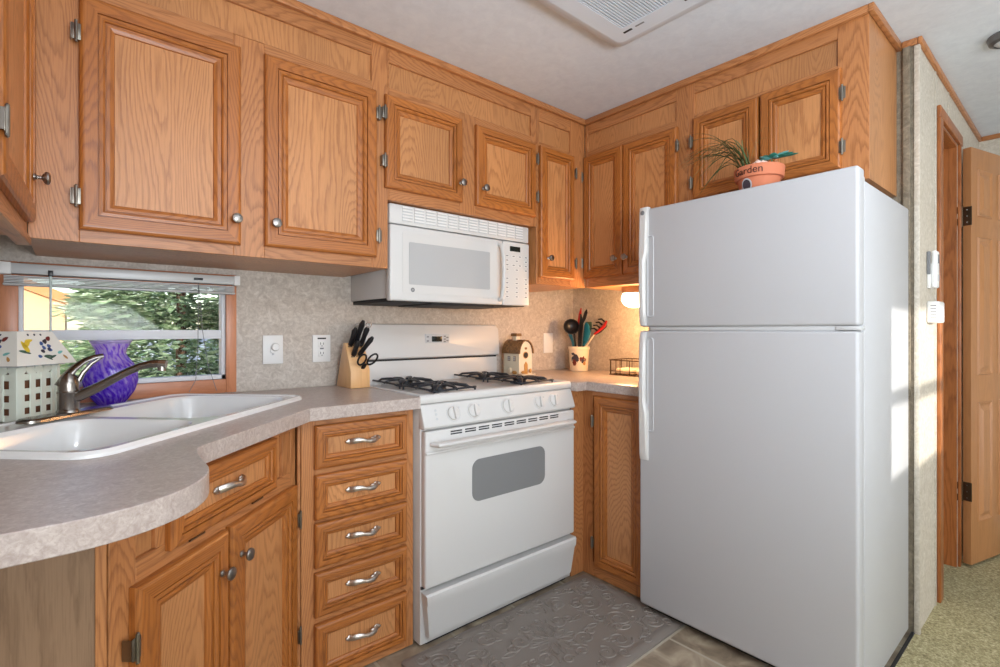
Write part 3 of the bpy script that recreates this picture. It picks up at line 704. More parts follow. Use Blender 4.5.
q.rings([[(-w0, -w0, zs0), (w0, -w0, zs0), (w0, w0, zs0), (-w0, w0, zs0)], [(-w1, -w1, zs1), (w1, -w1, zs1), (w1, w1, zs1), (-w1, w1, zs1)], [(-w1+.004, -w1+.004, zs1), (w1-.004, -w1+.004, zs1), (w1-.004, w1-.004, zs1), (-w1+.004, w1-.004, zs1)],
    [(-w0+.003, -w0+.003, zs0), (w0-.003, -w0+.003, zs0), (w0-.003, w0-.003, zs0), (-w0+.003, w0-.003, zs0)], [(-w0, -w0, zs0), (w0, -w0, zs0), (w0, w0, zs0), (-w0, w0, zs0)]], M_shade)
def leafshape(mb, u, v, a, l, wd, m, r):   # flat petal painted on one shade face (raised half a millimetre)
    t = bmesh.new(); vs = []
    for k in range(10):
        th = 2*PI*k/10; x = l*math.cos(th); y = wd*.07*math.sin(th)*(1-.3*math.cos(th))
        vs.append(t.verts.new((u+x*math.cos(a)-y*math.sin(a), 0, v+x*math.sin(a)+y*math.cos(a))))
    t.faces.new(vs)
    for w_ in t.verts:
        f = v+(w_.co.z-v)/(zs1-zs0); ww = w0+(w1-w0)*f; w_.co = Vector((w_.co.x, -ww-.0008, zs0+(zs1-zs0)*f))
    mb.take(t, m, Matrix.Rotation(r*PI/2, 4, 'Z'))
for r in (0, 3, 1, 2):
    fl = [(-.046, .55, 1.9, .016, .10, M_yel), (-.040, .62, .5, .014, .09, M_yel), (-.052, .40, 1.3, .004, .22, M_green), (-.030, .72, .2, .012, .06, M_yel)]
    fl += [(.010+.012*math.cos(k), .55+.16*math.sin(k*1.7), k, .006, .07, M_navy if k % 2 else M_blu) for k in range(8)]
    fl += [(.012, .25, 1.4, .003, .2, M_green), (.020, .22, 1.9, .003, .18, M_green), (.006, .2, 1.1, .003, .18, M_green), (.028, .78, .6, .008, .08, M_maroon), (.048, .35, .3, .009, .05, M_teal2), (.058, .2, 2.3, .008, .05, M_tan), (-.015, .25, 0, .006, .06, M_blu)]
    fl += [(-.025+k*.018, .9, .4, .003, .04, M_navy) for k in range(3)]
    for u, v, a, l, wd, m in fl: leafshape(q, u, v, a, l, wd, m, r)
q.build('shade', Lm, smooth=False)
q = MB()
for r in range(4):
    for k in range(6):
        q.ball((0, 0, 0), .0001, M_alum, 1) if False else q.lathe([(0, 0), (.013, 0), (.012, .003), (0, .004)], M_alum, (-.058+k*.0232, -.064, hh+.002), 12, M=Matrix.Rotation(r*PI/2, 4, 'Z'))
q.build('metal_holder', Lm)

# ---- wall plates
def plate(name, label, cat, loc, w, h, kind):
    t = thing(name, label, cat, loc)
    q = MB(); q.box((-w/2, -.006, -h/2), (w/2, 0, h/2), M_wplast, .003); q.build('cover_plate', t)
    if kind == 'dial':
        q = MB(); q.lathe([(.010, 0), (.010, .006), (.009, .007), (0, .007)], M_wplast, (-.002, -.006, -.005), 20, axis=(0, -1, 0)); q.box((-.004, -.0075, -.022), (.004, -.006, -.010), M_lgrey, .001); q.build('toggle', t)
        q = MB(); q.lathe([(.016, 0), (.016, .012), (.013, .018), (0, .019)], M_wplast, (.006, -.006, .010), 24, axis=(0, -1, 0)); q.build('dimmer_knob', t)
    elif kind == 'duplex':
        for z in (-.020, .020):
            q = MB(); q.box((-.016, -.0085, z-.014), (.016, -.006, z+.014), M_wplast, .004)
            q.box((-.007, -.009, z-.004), (-.005, -.0084, z+.006), M_dark); q.box((.005, -.009, z-.004), (.007, -.0084, z+.005), M_dark); q.lathe([(0, 0), (.0022, 0), (.0022, .001), (0, .001)], M_dark, (0, -.0084, z-.009), 10, axis=(0, -1, 0))
            q.build('socket', t)
        q = MB(); q.box((-.008, -.0085, -.003), (.008, -.006, .003), M_print, .001); q.build('test_button', t)
        q = MB(); q.box((-.018, -.0072, .040), (.018, -.0055, .046), M_dark); q.build('label_strip', t)
    else:
        q = MB(); q.box((-.016, -.0085, -.034), (.016, -.006, .034), M_wplast, .002); q.build('rocker', t)
    return t
plate('light_switch', 'white wall switch plate with round knob right of the window', 'switch', (.620, YB, 1.071), .078, .116, 'dial')
plate('electrical_outlet', 'white duplex outlet left of the knife block', 'outlet', (.818, YB, 1.071), .078, .116, 'duplex')
plate('electrical_outlet', 'cream wall plate between the birdhouse and the utensil crock', 'outlet', (2.205, YB, 1.071), .078, .120, 'rocker')

# ---- microwave
MW = thing('microwave', 'white over-the-range microwave under the shallow cabinet', 'microwave', (.937, 1.76, 1.265))
mwW = .741; mwH = .380
q = MB(); q.box((.013, .034, .012), (mwW-.013, YB-1.76-.002, mwH-.001), M_white, .003)
q.box((.02, .012, -.004), (mwW-.02, YB-1.76-.01, .012), M_dark, .003); q.box((.2, .02, -.010), (.54, .3, -.003), M_dark, .003)
q.build('body', MW)
q = MB(); q.box((0, .0, .0), (.572, .034, .297), M_white, .007, 3)
q.build('door', MW); dmw = bpy.data.objects[-1] if False else [o for o in MW.children if o.name.startswith('door')][0]
q = MB(); q.prism(rrect(.083, .066, .496, .234, .006), -.0025, .002, M_mwglass, 'y'); q.build('window', dmw)
q = MB(); q.prism(rrect(.055, .030, .535, .270, .004), -.0012, .002, M_white, 'y'); q.build('inner_frame', dmw)
q = MB()
pp = [(.0, .02, .018), (.0, -.018, .030), (.0, -.030, .075), (.0, -.034, .15), (.0, -.030, .225), (.0, -.018, .268), (.0, .02, .281)]
q.tube([(.553, y, z) for x, y, z in pp], [(.011, .011)]*7, M_white, 12); q.build('handle', dmw)
q = MB(); q.lathe([(0, 0), (.009, 0), (.009, .001), (.0075, .0013), (0, .0013)], M_print, (.100, -.0008, .045), 20, axis=(0, -1, 0)); q.tube([(.096, -.002, .042), (.099, -.002, .048), (.101, -.002, .042), (.104, -.002, .048)], .0007, M_wplast, 5); q.build('badge', dmw)
q = MB(); q.box((.455, -.001, .026), (.495, .0, .029), M_lgrey); q.build('nameplate', dmw)
q = MB(); q.box((.575, .0, .0), (mwW, .034, .297), M_white, .006, 3); cp_ = q.build('control_panel', MW)
q = MB(); q.box((.617, -.0012, .252), (.682, .001, .276), M_led, .001); q.build('display', cp_)
for r in range(10):
    z = .230-r*.021
    if r in (4,): continue
    n_ = 4 if r in (0, 2) else 3
    for k in range(n_):
        x = .600+k*(.118/(n_-1)); q = MB(); q.box((x-.011, -.0009, z-.005), (x+.011, .0005, z+.004), M_wplast, 0)
        q.box((x-.007, -.0013, z-.0028), (x+.007, .0005, z+.0018), M_print, 0)
        q.build('button', cp_)
q = MB(); q.box((0, .004, .301), (mwW, .034, mwH-.002), M_white, .005, 2)
for r in range(5):
    z = .318+r*.012
    for k in range(12):
        x = .055+k*.0545; q.box((x, -.0002, z), (x+.045, .006, z+.0055), M_wplast, 0); q.box((x, .001, z-.003), (x+.045, .006, z), M_lgrey, 0)
q.build('vent_grille', MW)

# ---- stove
ST = thing('gas_stove', 'white freestanding gas range with black iron burner grates', 'stove', (.9565, 1.545, 0))
sw = .808; Yst = 1.545
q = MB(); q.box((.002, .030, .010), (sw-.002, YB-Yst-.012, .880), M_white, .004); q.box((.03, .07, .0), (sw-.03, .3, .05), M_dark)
for x in (.04, sw-.04): q.lathe([(.014, .0), (.014, .03)], M_black, (x, .055, 0), 12)
q.build('body', ST)
q = MB(); # cooktop tray with raised lip
q.prism([(.026, .882), (YB-Yst-.06, .882), (YB-Yst-.06, .905), (.06, .905), (.05, .913), (.034, .913), (.028, .909), (.024, .900)], 0, sw, M_white, 'x', bev=.002); 
q.box((0, .05, .900), (.022, YB-Yst-.06, .914), M_white, .004); q.box((sw-.022, .05, .900), (sw, YB-Yst-.06, .914), M_white, .004)
q.build('cooktop', ST)
q = MB(); q.prism([(.034, .881), (.026, .876), (-.002, .800), (.004, .792), (.040, .792)], .001, sw-.001, M_white, 'x', bev=.003)
cpn = q.build('control_panel', ST)
ang = math.atan2(.028, .076)
def on_panel(x, z): # point on slanted front
    f = (.876-z)/.076; return (x, .026-.028*f, z)
ax_n = Vector((0, -math.cos(ang), math.sin(ang)))
for i, x in enumerate((1.096, 1.192, 1.368, 1.548, 1.639)):
    q = MB(); r = .028 if i == 2 else .0255
    q.lathe([(r+.005, 0), (r+.005, .0008), (r+.001, .0012), (r, .007), (r-.003, .009), (0, .0095)], M_white, (0, 0, 0), 28, axis=ax_n)
    q.box((-.004, -.019, -r+.003), (.004, -.008, r-.003), M_white, .0025, M=Matrix.Rotation(-ang, 4, 'X') @ Matrix.Rotation(.05*i, 4, 'Y'))
    q.lathe([(r+.0055, 0), (r+.0055, .0010), (r+.0045, .0014), (r+.0045, 0)], M_lgrey, (0, 0, 0), 28, axis=ax_n)
    o = q.build('burner_knob', cpn, on_panel(x-.9565-.004, .838))
for x in (1.125, 1.221, 1.58, 1.668):
    p = on_panel(x-.9565-.004, .856); q = MB(); q.lathe([(0, 0), (.0045, 0), (.0045, .0012), (.003, .0014), (0, .0012)], M_lgrey, p, 12, axis=ax_n); q.build('burner_mark', cpn)
for dz in (0, .016, .03):
    p = on_panel(.06, .825+dz); q = MB(); q.lathe([(0, 0), (.005, 0), (.005, .001), (0, .001)], M_lgrey, p, 12, axis=ax_n); q.build('indicator', cpn)
# oven door
q = MB(); q.box((.006, .0, .2215), (sw-.006, .032, .785), M_white, .007, 3); od = q.build('oven_door', ST)
q = MB(); q.prism(rrect(1.171-.9565, .488, 1.566-.9565, .651, .036), -.0015, .003, M_grey, 'y'); q.build('window', od)
q = MB(); q.box((.006, -.006, .700), (sw-.006, .004, .712), M_white, .005, 2)
pth = [(.04, .0, .738), (.050, -.028, .738)]+[(.08+k*(sw-.16)/8, -.036, .740) for k in range(9)]+[(sw-.050, -.028, .738), (sw-.04, .0, .738)]
q.tube(pth, [(.019, .010)]*len(pth), M_white, 12); q.build('handle', od)
q = MB()
for k in range(9):
    x0 = .115+k*.066
    for z in (.762, .771): q.box((x0, -.0012, z), (x0+.052, .002, z+.005), M_dark, .0005, 1)
q.build('vent_slots', od)
q = MB(); q.box((.004, .024, .213), (sw-.004, .032, .222), M_dark); q.build('drawer_gap', ST)
q = MB(); q.box((.004, .034, .786), (sw-.004, .05, .793), M_dark); q.build('door_gap', ST)
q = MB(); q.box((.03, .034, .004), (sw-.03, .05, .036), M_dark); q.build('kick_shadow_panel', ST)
q = MB() # storage drawer, tapering toward its foot
q.rings([[(.004, -.006, .205), (sw-.004, -.006, .205), (sw-.004, .03, .205), (.004, .03, .205)], [(.006, -.012, .198), (sw-.006, -.012, .198), (sw-.006, .03, .198), (.006, .03, .198)], [(.008, -.012, .172), (sw-.008, -.012, .172), (sw-.008, .03, .172), (.008, .03, .172)], [(.010, -.005, .158), (sw-.010, -.005, .158), (sw-.010, .03, .158), (.010, .03, .158)],
    [(.022, .0, .05), (sw-.030, .0, .05), (sw-.030, .035, .05), (.022, .035, .05)], [(.024, .006, .038), (sw-.032, .006, .038), (sw-.032, .035, .038), (.024, .035, .038)]], M_white, True, True)
q.build('storage_drawer', ST)
# backguard
YG = YB-Yst
q = MB(); q.box((.004, YG-.060, .900), (sw-.012, YG-.012, 1.012), M_white, .004)
q.box((.02, YG-.062, 1.008), (sw-.02, YG-.014, 1.016), M_dark, 0); q.build('backguard_base', ST)
q = MB()
front = rrect(0, 1.016, sw, 1.178, [.030, .030, .006, .006], 6); k_ = []
lp = []
for ins, y in ((.004, YG-.010), (0, YG-.016), (0, YG-.062), (.004, YG-.070), (.010, YG-.073)):
    cx_, cz_ = sw/2, 1.097
    lp.append([(cx_+(x-cx_)*(1-ins/(sw/2)), y+(.012*(z-1.016)/.162), cz_+(z-cz_)*(1-ins/.081)) for x, z in front])
q.rings(lp, M_white, True, True); bgd = q.build('backguard', ST)
def ybg(z): return YG-.0735+.012*(z-1.016)/.162
q = MB(); z = 1.105; q.box((.340, ybg(z)-.001, z-.020), (.480, ybg(z)+.004, z+.026), M_lgrey, .001); q.box((.377, ybg(z)-.0018, z-.012), (.436, ybg(z)+.003, z+.014), M_led, .001)
for x, dz in ((.354, .012), (.354, -.008), (.452, .014), (.452, 0), (.452, -.012), (.468, .008), (.468, -.008)): q.box((x-.006, ybg(z)-.0018, z+dz-.003), (x+.006, ybg(z)+.002, z+dz+.003), M_print)
q.build('clock_display', bgd)
# burners + grates (black iron, four curling fingers each)
def burner(bx, by):
    q = MB(); q.lathe([(.045, .9055), (.043, .909), (.030, .911), (.028, .920), (.034, .922), (.032, .926), (0, .927)], M_iron, (bx, by, 0), 24)
    o = q.build('burner', ST)
    q = MB(); g = .108; gy = .128
    ring = [(bx+x, by+y, .917) for x, y in rrect(-g, -gy, g, gy, .035, 4)]; ring.append(ring[0])
    ring = [(x, y, .922+.004*math.sin(i*.9)) for i, (x, y, z) in enumerate(ring)]
    q.tube(ring, .0042, M_iron, 6, caps=False)
    for k in range(4):
        a = PI/4+k*PI/2; c, s = math.cos(a), math.sin(a)
        P = [(bx+c*1.05*g, by+s*1.08*gy, .922), (bx+c*.95*g, by+s*.95*gy, .931), (bx+c*.6*g, by+s*.6*gy, .934), (bx+c*.22*g, by+s*.22*gy, .931)]
        q.tube(P, [(.006, .005), (.010, .005), (.015, .005), (.008, .004)], M_iron, 8)
    for (c, s) in ((1, 0), (-1, 0), (0, 1), (0, -1)):
        P = [(bx+c*g, by+s*gy, .922), (bx+c*g*.8, by+s*gy*.8, .930), (bx+c*g*.45, by+s*gy*.45, .933), (bx+c*g*.2, by+s*gy*.2, .930)]
        q.tube(P, [(.006, .005), (.010, .005), (.014, .005), (.007, .004)], M_iron, 8)
    for c, s in ((1, 1), (1, -1), (-1, 1), (-1, -1)): q.tube([(bx+c*(g-.012), by+s*(gy-.012), .905), (bx+c*(g-.012), by+s*(gy-.012), .924)], .004, M_iron, 6)
    q.build('grate', ST)
for bx in (.178, .622):
    for by in (.175, .438): burner(bx, by)

# ---- refrigerator
FRG = thing('refrigerator', 'tall white top-freezer refrigerator with pebbled doors', 'refrigerator', (1.773, 1.207, 0), -PI/2)
fw = .755; dt = .062
q = MB(); q.box((.003, dt+.012, .02), (fw-.003, XW-1.773-.025, 1.608), M_white2, .006)
q.box((.02, dt+.02, .0), (fw-.02, .55, .03), M_dark); q.build('cabinet_body', FRG)
q = MB(); q.box((.010, dt, .05), (fw-.010, dt+.013, 1.60), M_lgrey); q.build('gasket', FRG)
def fdoor(z0, z1):
    q = MB(); q.box((0, 0, z0), (fw, dt, z1), M_white2, .010, 4); return q.build('door', FRG)
fz = fdoor(1.163, 1.640); fl = fdoor(.034, 1.147)
q = MB(); q.box((.02, dt*.6, 1.147), (fw-.02, dt+.01, 1.163), M_lgrey); q.box((.045, .008, 1.1475), (fw-.05, dt, 1.1625), M_lgrey, .002); q.box((fw-.06, .003, 1.149), (fw+.002, dt, 1.162), M_lgrey, .003); q.lathe([(.012, 0), (.012, .007), (0, .007)], M_chrome, (fw-.012, .016, 1.152), 16); q.build('middle_hinge', FRG)
q = MB(); q.box((fw-.11, .02, 1.608), (fw-.02, dt+.09, 1.640), M_white, .008); q.build('top_hinge_cover', FRG)
q = MB(); q.box((.02, dt*.5, .012), (fw-.02, dt+.02, .043), M_dark, .003); q.build('toe_grille', FRG)
# moulded handles along the left edge
def fhandle(par, za, zb, grip0, grip1):
    q = MB(); n_ = 24; lp = []
    z_lo, z_hi = min(za, zb), max(za, zb); up = zb > za
    for k in range(n_+1):
        t = k/n_; z = za+(zb-za)*t
        # outward bulge and width
        e = min(1, t/.10) if True else 1
        bul = .012+.008*math.sin(PI*min(1, max(0, t)))
        wd = .030 if t < .55 else .030+.010*min(1, (t-.55)/.08)
        if t < .03: bul *= .5
        if t > .97: bul *= .5
        x0 = .004; x1 = x0+wd
        lp.append([(x0, .012, z), (x0+.002, -bul*.7, z), (x0+.008, -bul, z), (x1-.008, -bul, z), (x1-.001, -bul*.6, z), (x1, .012, z)])
    q.rings(lp, M_white, True, True)
    q.build('handle', par)
fhandle(fz, 1.168, 1.646, 0, 0)
fhandle(fl, 1.142, .625, 0, 0)
q = MB(); q.lathe([(.009, 0), (.009, .002), (.007, .0025), (0, .0025)], M_print, (.024, -.013, 1.622), 20, axis=(0, -1, 0)); q.tube([(.020, -.0155, 1.619), (.023, -.016, 1.625), (.026, -.016, 1.619), (.028, -.0155, 1.625)], .0007, M_chrome, 5); q.build('badge', fz)
for par, z0, z1 in ((fz, 1.20, 1.53), (fl, .74, 1.12)):
    q = MB(); lpp = []
    for ins, y in ((0, -.0005), (.003, -.004), (.007, -.0005)): lpp.append([(x, y, z) for x, z in rrect(.036+ins, z0+ins, .068-ins, z1-ins, .012-ins*.8, 4)])
    q.rings(lpp, M_white2, cap1=True); q.build('grip_recess', par)

# ---- potted plant on the refrigerator
PT = thing('potted_plant', 'terracotta garden pot with long grassy blades and a succulent', 'plant', (1.905, .790, 1.6405))
q = MB(); q.lathe([(0, 0), (.060, 0), (.062, .004), (.071, .052), (.080, .054), (.0835, .090), (.082, .094), (.076, .094), (.072, .070), (0, .07)], M_terra, (0, 0, 0), 48)
fa = math.atan2(-.790, -1.905)   # towards the camera
def wrap(a0, R, zc):
    return lambda co: Vector((math.cos(a0+co.x/R)*(R+co.z), math.sin(a0+co.x/R)*(R+co.z), zc+co.y+.0))
pot = q.build('pot', PT)
q = MB(); text_on(q, 'Garden', .036, M_ink, wrap(fa-.50, .0826, .074), .0008)
q.build('lettering', pot)
q = MB()
t = bmesh.new(); 
def oval(a0, w_, h_, zc, R, m, dr):
    pts_ = []
    for k in range(24):
        th = 2*PI*k/24; u = w_*math.cos(th); v = h_*math.sin(th)*(1 if math.sin(th) > 0 else 1)
        rr = R+dr+.009*(zc+v-.028)/.05; pts_.append((math.cos(a0+u/R)*rr, math.sin(a0+u/R)*rr, zc+v))
    q.poly(pts_, m)
oval(fa-.60, .019, .024, .026, .0685, M_lgrey, .002); oval(fa-.60, .0145, .019, .026, .0685, M_navy, .003)
q.build('stone_picture', pot)
q = MB(); q.lathe([(0, .072), (.073, .074), (.072, .078), (.04, .084), (0, .085)], M_soil, (0, 0, 0), 24)
q.build('soil', PT)
rnd = random.Random(3)
q = MB()
for k in range(9):
    a = rnd.uniform(fa-1.1, fa+.7); r = rnd.uniform(.035, .07); q.ball((math.cos(a)*r, math.sin(a)*r, .091+rnd.uniform(0, .010)), (rnd.uniform(.006, .011), rnd.uniform(.006, .011), rnd.uniform(.005, .012)), M_pebble, 1)
q.build('shells', PT)
def blade(q, base, d, L_, arch, w_, m, drop=0):
    n_ = 14; A = []; Bv = []
    side = Vector((-d.y, d.x, 0)).normalized()
    for k in range(n_+1):
        t = k/n_; h = L_*t
        p = base+d*h*(.45+.55*t)+Vector((0, 0, arch*math.sin(min(t, 1)*PI*.62)*1.0-drop*t*t))
        ww = w_*(1-t**2.2)*(.6+.4*min(1, t*5))+.0004
        A.append(q.bm.verts.new(p-side*ww)); Bv.append(q.bm.verts.new(p+side*ww)) 
    Cn = []
    i_ = q.mi(m)
    for k in range(n_):
        f = q.bm.faces.new([A[k], Bv[k], Bv[k+1], A[k+1]]); f.material_index = i_
rV = Vector((math.sin(YAW), -math.cos(YAW), 0)); 
q = MB()
base0 = Vector((-.02, .035, .080))
for k in range(44):
    if k < 34: a = math.radians(90+rnd.uniform(-38, 55)); L_ = rnd.uniform(.17, .27); ar = rnd.uniform(.10, .19); dr = rnd.uniform(.03, .15)
    else: a = math.radians(rnd.uniform(-70, 250)); L_ = rnd.uniform(.04, .13); ar = rnd.uniform(.09, .17); dr = rnd.uniform(0, .03)
    d = Vector((math.cos(a), math.sin(a), 0))
    if d.x > .1: d.x *= .35
    blade(q, base0+Vector((rnd.uniform(-.02, .02), rnd.uniform(-.02, .02), 0)), d, L_, ar, (rnd.uniform(.0020, .0052) if k < 34 else .0012), M_grass if rnd.random() < .75 else M_grass2, min(dr, ar*.6+.07))
q.build('grass_blades', PT)
q = MB()
for k in range(15):
    a = rnd.uniform(0, 2*PI); d = Vector((math.cos(a)*.8, math.sin(a), rnd.uniform(-.1, .6))).normalized(); c = Vector((0, -.045, .122))
    p2 = c+d*rnd.uniform(.028, .055)
    if k < 3: p2 = c+Vector((0, -.055-.015*k, .012-.008*k))
    q.tube([c, c.lerp(p2, .35), c.lerp(p2, .75), p2], [(.002, .001), (.013, .003), (.013, .003), (.002, .001)], M_succ if k % 3 else M_teal2, 8)
q.tube([(0, -.03, .075), (0, -.04, .10), (0, -.045, .118)], .003, M_grass, 6)
q.build('succulent', PT)

# ---- knife block and its knives
KB = thing('knife_block', 'light wooden knife block beside the stove', 'knife block', (.870, 1.966, CT+.001))
bwid = .084
q = MB(); q.prism([(0, 0), (.148, 0), (.078, .186), (.056, .186), (0, .070)], 0, bwid, W_block, 'x', bev=.002); q.build('block', KB)
sl0 = Vector((0, 0, .070)); sl1 = Vector((0, .056, .186)); sd2 = (sl1-sl0).normalized(); nrm = Vector((0, -sd2.z, sd2.y))
q = MB()
slots = [(.018, .86), (.040, .90), (.062, .84), (.022, .50), (.045, .52)]
for x, t in slots:
    p = sl0.lerp(sl1, t); q.box((-.009, -.0016, -.0002), (.009, .0016, .0006), M_dark, M=Matrix.Translation((x, p.y, p.z)) @ nrm.to_track_quat('Z', 'Y').to_matrix().to_4x4())
q.build('slots', KB)
names = [('kitchen_knife', 'black-handled knife at the left of the block, top row', 0, .090, .10), ('kitchen_knife', 'tallest black-handled knife, middle of the block top row', 1, .120, .16), ('sharpening_steel', 'black-handled sharpening steel with ring end in the block', 2, .100, .22),
         ('kitchen_knife', 'short black-handled knife on the left of the block lower row', 3, .078, .12), ('kitchen_knife', 'black-handled knife just above the scissors in the block', 4, .105, .34)]
for nm, lb, si, L_, tilt in names:
    x, t = slots[si]; p = sl0.lerp(sl1, t)
    k_ = thing(nm, lb, 'knife' if nm == 'kitchen_knife' else 'sharpening steel', (.870+x, 1.966+p.y, CT+.001+p.z), 0, 'knives in the knife block')
    d = (nrm*.85+Vector((tilt*.9, 0, 1))).normalized() if si != 4 else (nrm*.7+Vector((.45, 0, .62))).normalized()
    q = MB(); q.tube([-nrm*.004, d*.012], [(.008, .0018), (.009, .003)], M_chrome, 8); q.build('bolster', k_)
    q = MB(); q.tube([d*.008, d*.02, d*L_*.5, d*L_*.85, d*L_], [(.010, .008), (.012, .010), (.0105, .009), (.013, .011), (.006, .006)], M_black, 12)
    if nm == 'sharpening_steel': q.lathe([(.009, -.003), (.013, -.003), (.013, .003), (.009, .003), (.009, -.003)], M_chrome, tuple(d*(L_+.008)), 16, axis=(-.5, -.8, .2))
    q.build('grip', k_)
sc = thing('kitchen_scissors', 'black-handled scissors hanging lowest in the knife block', 'scissors', (.870+.056, 1.966+.006, CT+.001+.080))
q = MB()
def oring(c, a, rx, ry, up):
    pts_ = []; u = Vector(up).normalized(); v = Vector((1, 0, 0)); v = (v-u*v.dot(u)).normalized()
    for k in range(17): th = 2*PI*k/16; pts_.append(Vector(c)+v*math.cos(th)*rx*1+u*math.sin(th)*ry)
    return pts_
up_ = (nrm*.6+Vector((.1, 0, .6))).normalized()
q.tube(oring(up_*.045+Vector((-.020, 0, 0)), 0, .017, .026, up_), .0042, M_black, 8, caps=False)
q.tube(oring(up_*.045+Vector((.026, 0, 0)), 0, .018, .028, up_+Vector((.35, 0, 0))), .0042, M_black, 8, caps=False)
q.tube([(0, 0, 0), tuple(up_*.022)], [(.010, .004), (.012, .006)], M_black, 8)
q.tube([tuple(-nrm*.006), tuple(up_*.004)], [(.008, .002), (.009, .003)], M_chrome, 8); q.build('handles', sc)

# ---- birdhouse
BH = thing('birdhouse', 'small cream birdhouse with rusty curved roof behind the stove', 'birdhouse', (1.800, 1.965, CT+.001))
bw_, bl_, bh_ = .094, .125, .118
q = MB(); q.box((-.006, -.022, 0), (bw_+.006, bl_+.006, .006), M_bwall, .001)
arch = [(0, .006), (bw_, .006), (bw_, bh_)]+[(bw_/2+bw_/2*math.cos(PI*k/10)*1.0, bh_+.062*math.sin(PI*k/10)) for k in range(1, 10)]+[(0, bh_)]
q.prism([(x, z) for x, z in arch], 0, bl_, M_bwall, 'y'); q.build('house', BH)
q = MB(); outer = [(bw_/2+(bw_/2+.006)*math.cos(PI*k/12), bh_-.004+.074*math.sin(PI*k/12)) for k in range(13)]; inner = [(bw_/2+(bw_/2+.001)*math.cos(PI*k/12), bh_-.004+.068*math.sin(PI*k/12)) for k in range(13)]
q.prism(outer+inner[::-1], -.010, bl_+.008, M_roof, 'y'); q.build('roof', BH)
q = MB(); q.box((.030, .055, bh_+.055), (.056, .085, bh_+.090), M_bwall, .001); q.prism([(.022, bh_+.088), (.064, bh_+.088), (.060, bh_+.104), (.026, bh_+.104)], .048, .092, M_roof, 'y'); q.build('chimney', BH)
q = MB(); q.lathe([(.015, 0), (.015, .002), (.012, .003), (0, .003)], M_dark, (bw_/2, -.001, bh_-.012), 20, axis=(0, -1, 0)); q.lathe([(.019, 0), (.019, .001), (.014, .002)], M_tan, (bw_/2, 0, bh_-.012), 20, axis=(0, -1, 0)); q.build('entrance_hole', BH)
q = MB(); q.box((.036, -.003, .006), (.060, .0, .055), M_tan, .001); q.prism([(.036, .055), (.060, .055), (.048, .072)], -.003, 0, M_tan, 'y'); q.ball((.072, -.010, .022), (.010, .006, .012), M_tan); q.ball((.020, -.010, .016), (.014, .006, .008), M_tan); q.box((.040, -.002, bh_+.018), (.056, .0, bh_+.030), M_roof, .001); q.build('door_trim', BH)
q = MB()
for y in (.035, .080):
    q.box((-.002, y-.010, .074), (0, y+.010, .100), M_roof, .0005); q.box((-.003, y-.007, .077), (-.001, y+.007, .097), M_lgrey); q.box((-.0035, y-.001, .077), (-.001, y+.001, .097), M_roof); q.box((-.0035, y-.007, .086), (-.001, y+.007, .088), M_roof)
q.ball((-.006, .065, .022), (.005, .016, .018), M_cream); q.ball((-.006, .03, .014), (.005, .020, .010), M_tan); q.build('side_windows', BH)

# ---- utensil crock
CRX, CRY = 2.300, 1.985
CK = thing('utensil_crock', 'cream ceramic crock with maroon and slate pictures full of utensils', 'crock', (CRX, CRY, CT+.001))
q = MB(); q.lathe([(0, 0), (.051, 0), (.053, .004), (.060, .122), (.063, .126), (.063, .140), (.061, .143), (.056, .143), (.054, .12), (.048, .01), (0, .01)], M_cream, (0, 0, 0), 40)
fa2 = math.atan2(-CRY, -CRX)
rnd = random.Random(5)
def spot(a0, z, w_, h_, m, dr=.0006):
    n_ = 18; wob = [rnd.uniform(.8, 1.12) for _ in range(n_)]
    def P(f, k):
        th = 2*PI*k/n_; u = w_*f*wob[k]*math.cos(th); v = h_*f*wob[k]*math.sin(th); R = .0515+.0085*(z+v)/.122+dr
        return (math.cos(a0+u/.057)*R, math.sin(a0+u/.057)*R, z+v)
    q.rings([[P(f, k) for k in range(n_)] for f in (1, .75, .5, .25, .06)], m, cap1=True)
spot(fa2-.42, .062, .024, .036, M_navy); spot(fa2-.50, .050, .014, .020, M_maroon, .0009); spot(fa2-.2, .070, .012, .016, M_navy, .0010); spot(fa2+.42, .056, .026, .030, M_maroon); spot(fa2+.40, .058, .010, .014, M_navy, .0010); spot(fa2+.6, .045, .010, .012, M_tan, .0012); spot(fa2-.62, .100, .012, .008, M_navy)
q.build('crock_body', CK)
GU = 'utensils in the crock'
def P3(lat, up, dep=0): # offsets around the crock rim: lat = to the right as seen from the room, up, dep = away
    return Vector((rV.x*lat+.647*dep, rV.y*lat+.7625*dep, up))
def uten(name, label, cat): return thing(name, label, cat, (CRX, CRY, CT+.145), 0, GU)
Zb = -.10
t = uten('ladle', 'black ladle with a round bowl at the left of the crock', 'ladle')
q = MB(); q.tube([P3(-.01, Zb, 0), P3(-.030, .06, -.02), P3(-.034, .09, -.025)], [.005, .006, .005], M_black, 8); q.build('handle', t)
q = MB(); q.lathe([(.047, .016), (.045, .002), (.033, -.014), (.014, -.021), (0, -.022), (0, -.019), (.013, -.018), (.031, -.011), (.042, .003), (.045, .016), (.047, .016)], M_black, tuple(P3(-.050, .112, -.025)), 28, axis=(-.60, -.74, .30)); q.build('bowl', t)
t = uten('spatula', 'red narrow spatula standing tallest in the crock', 'spatula')
q = MB(); q.tube([P3(0, Zb, .02), P3(.004, .12, .02)], .005, M_black, 8); q.build('handle', t)
q = MB(); q.tube([P3(.004, .115, .02), P3(.004, .14, .02), P3(.010, .19, .02), P3(.016, .228, .02)], [(.005, .003), (.013, .003), (.012, .003), (.004, .002)], M_red, 10); q.build('blade', t)
t = uten('serving_spoon', 'black pointed serving spoon right of the red spatula', 'spoon')
q = MB(); q.tube([P3(.0, Zb, -.01), P3(.020, .14, -.01)], [.006, .006], M_black, 8); q.build('handle', t)
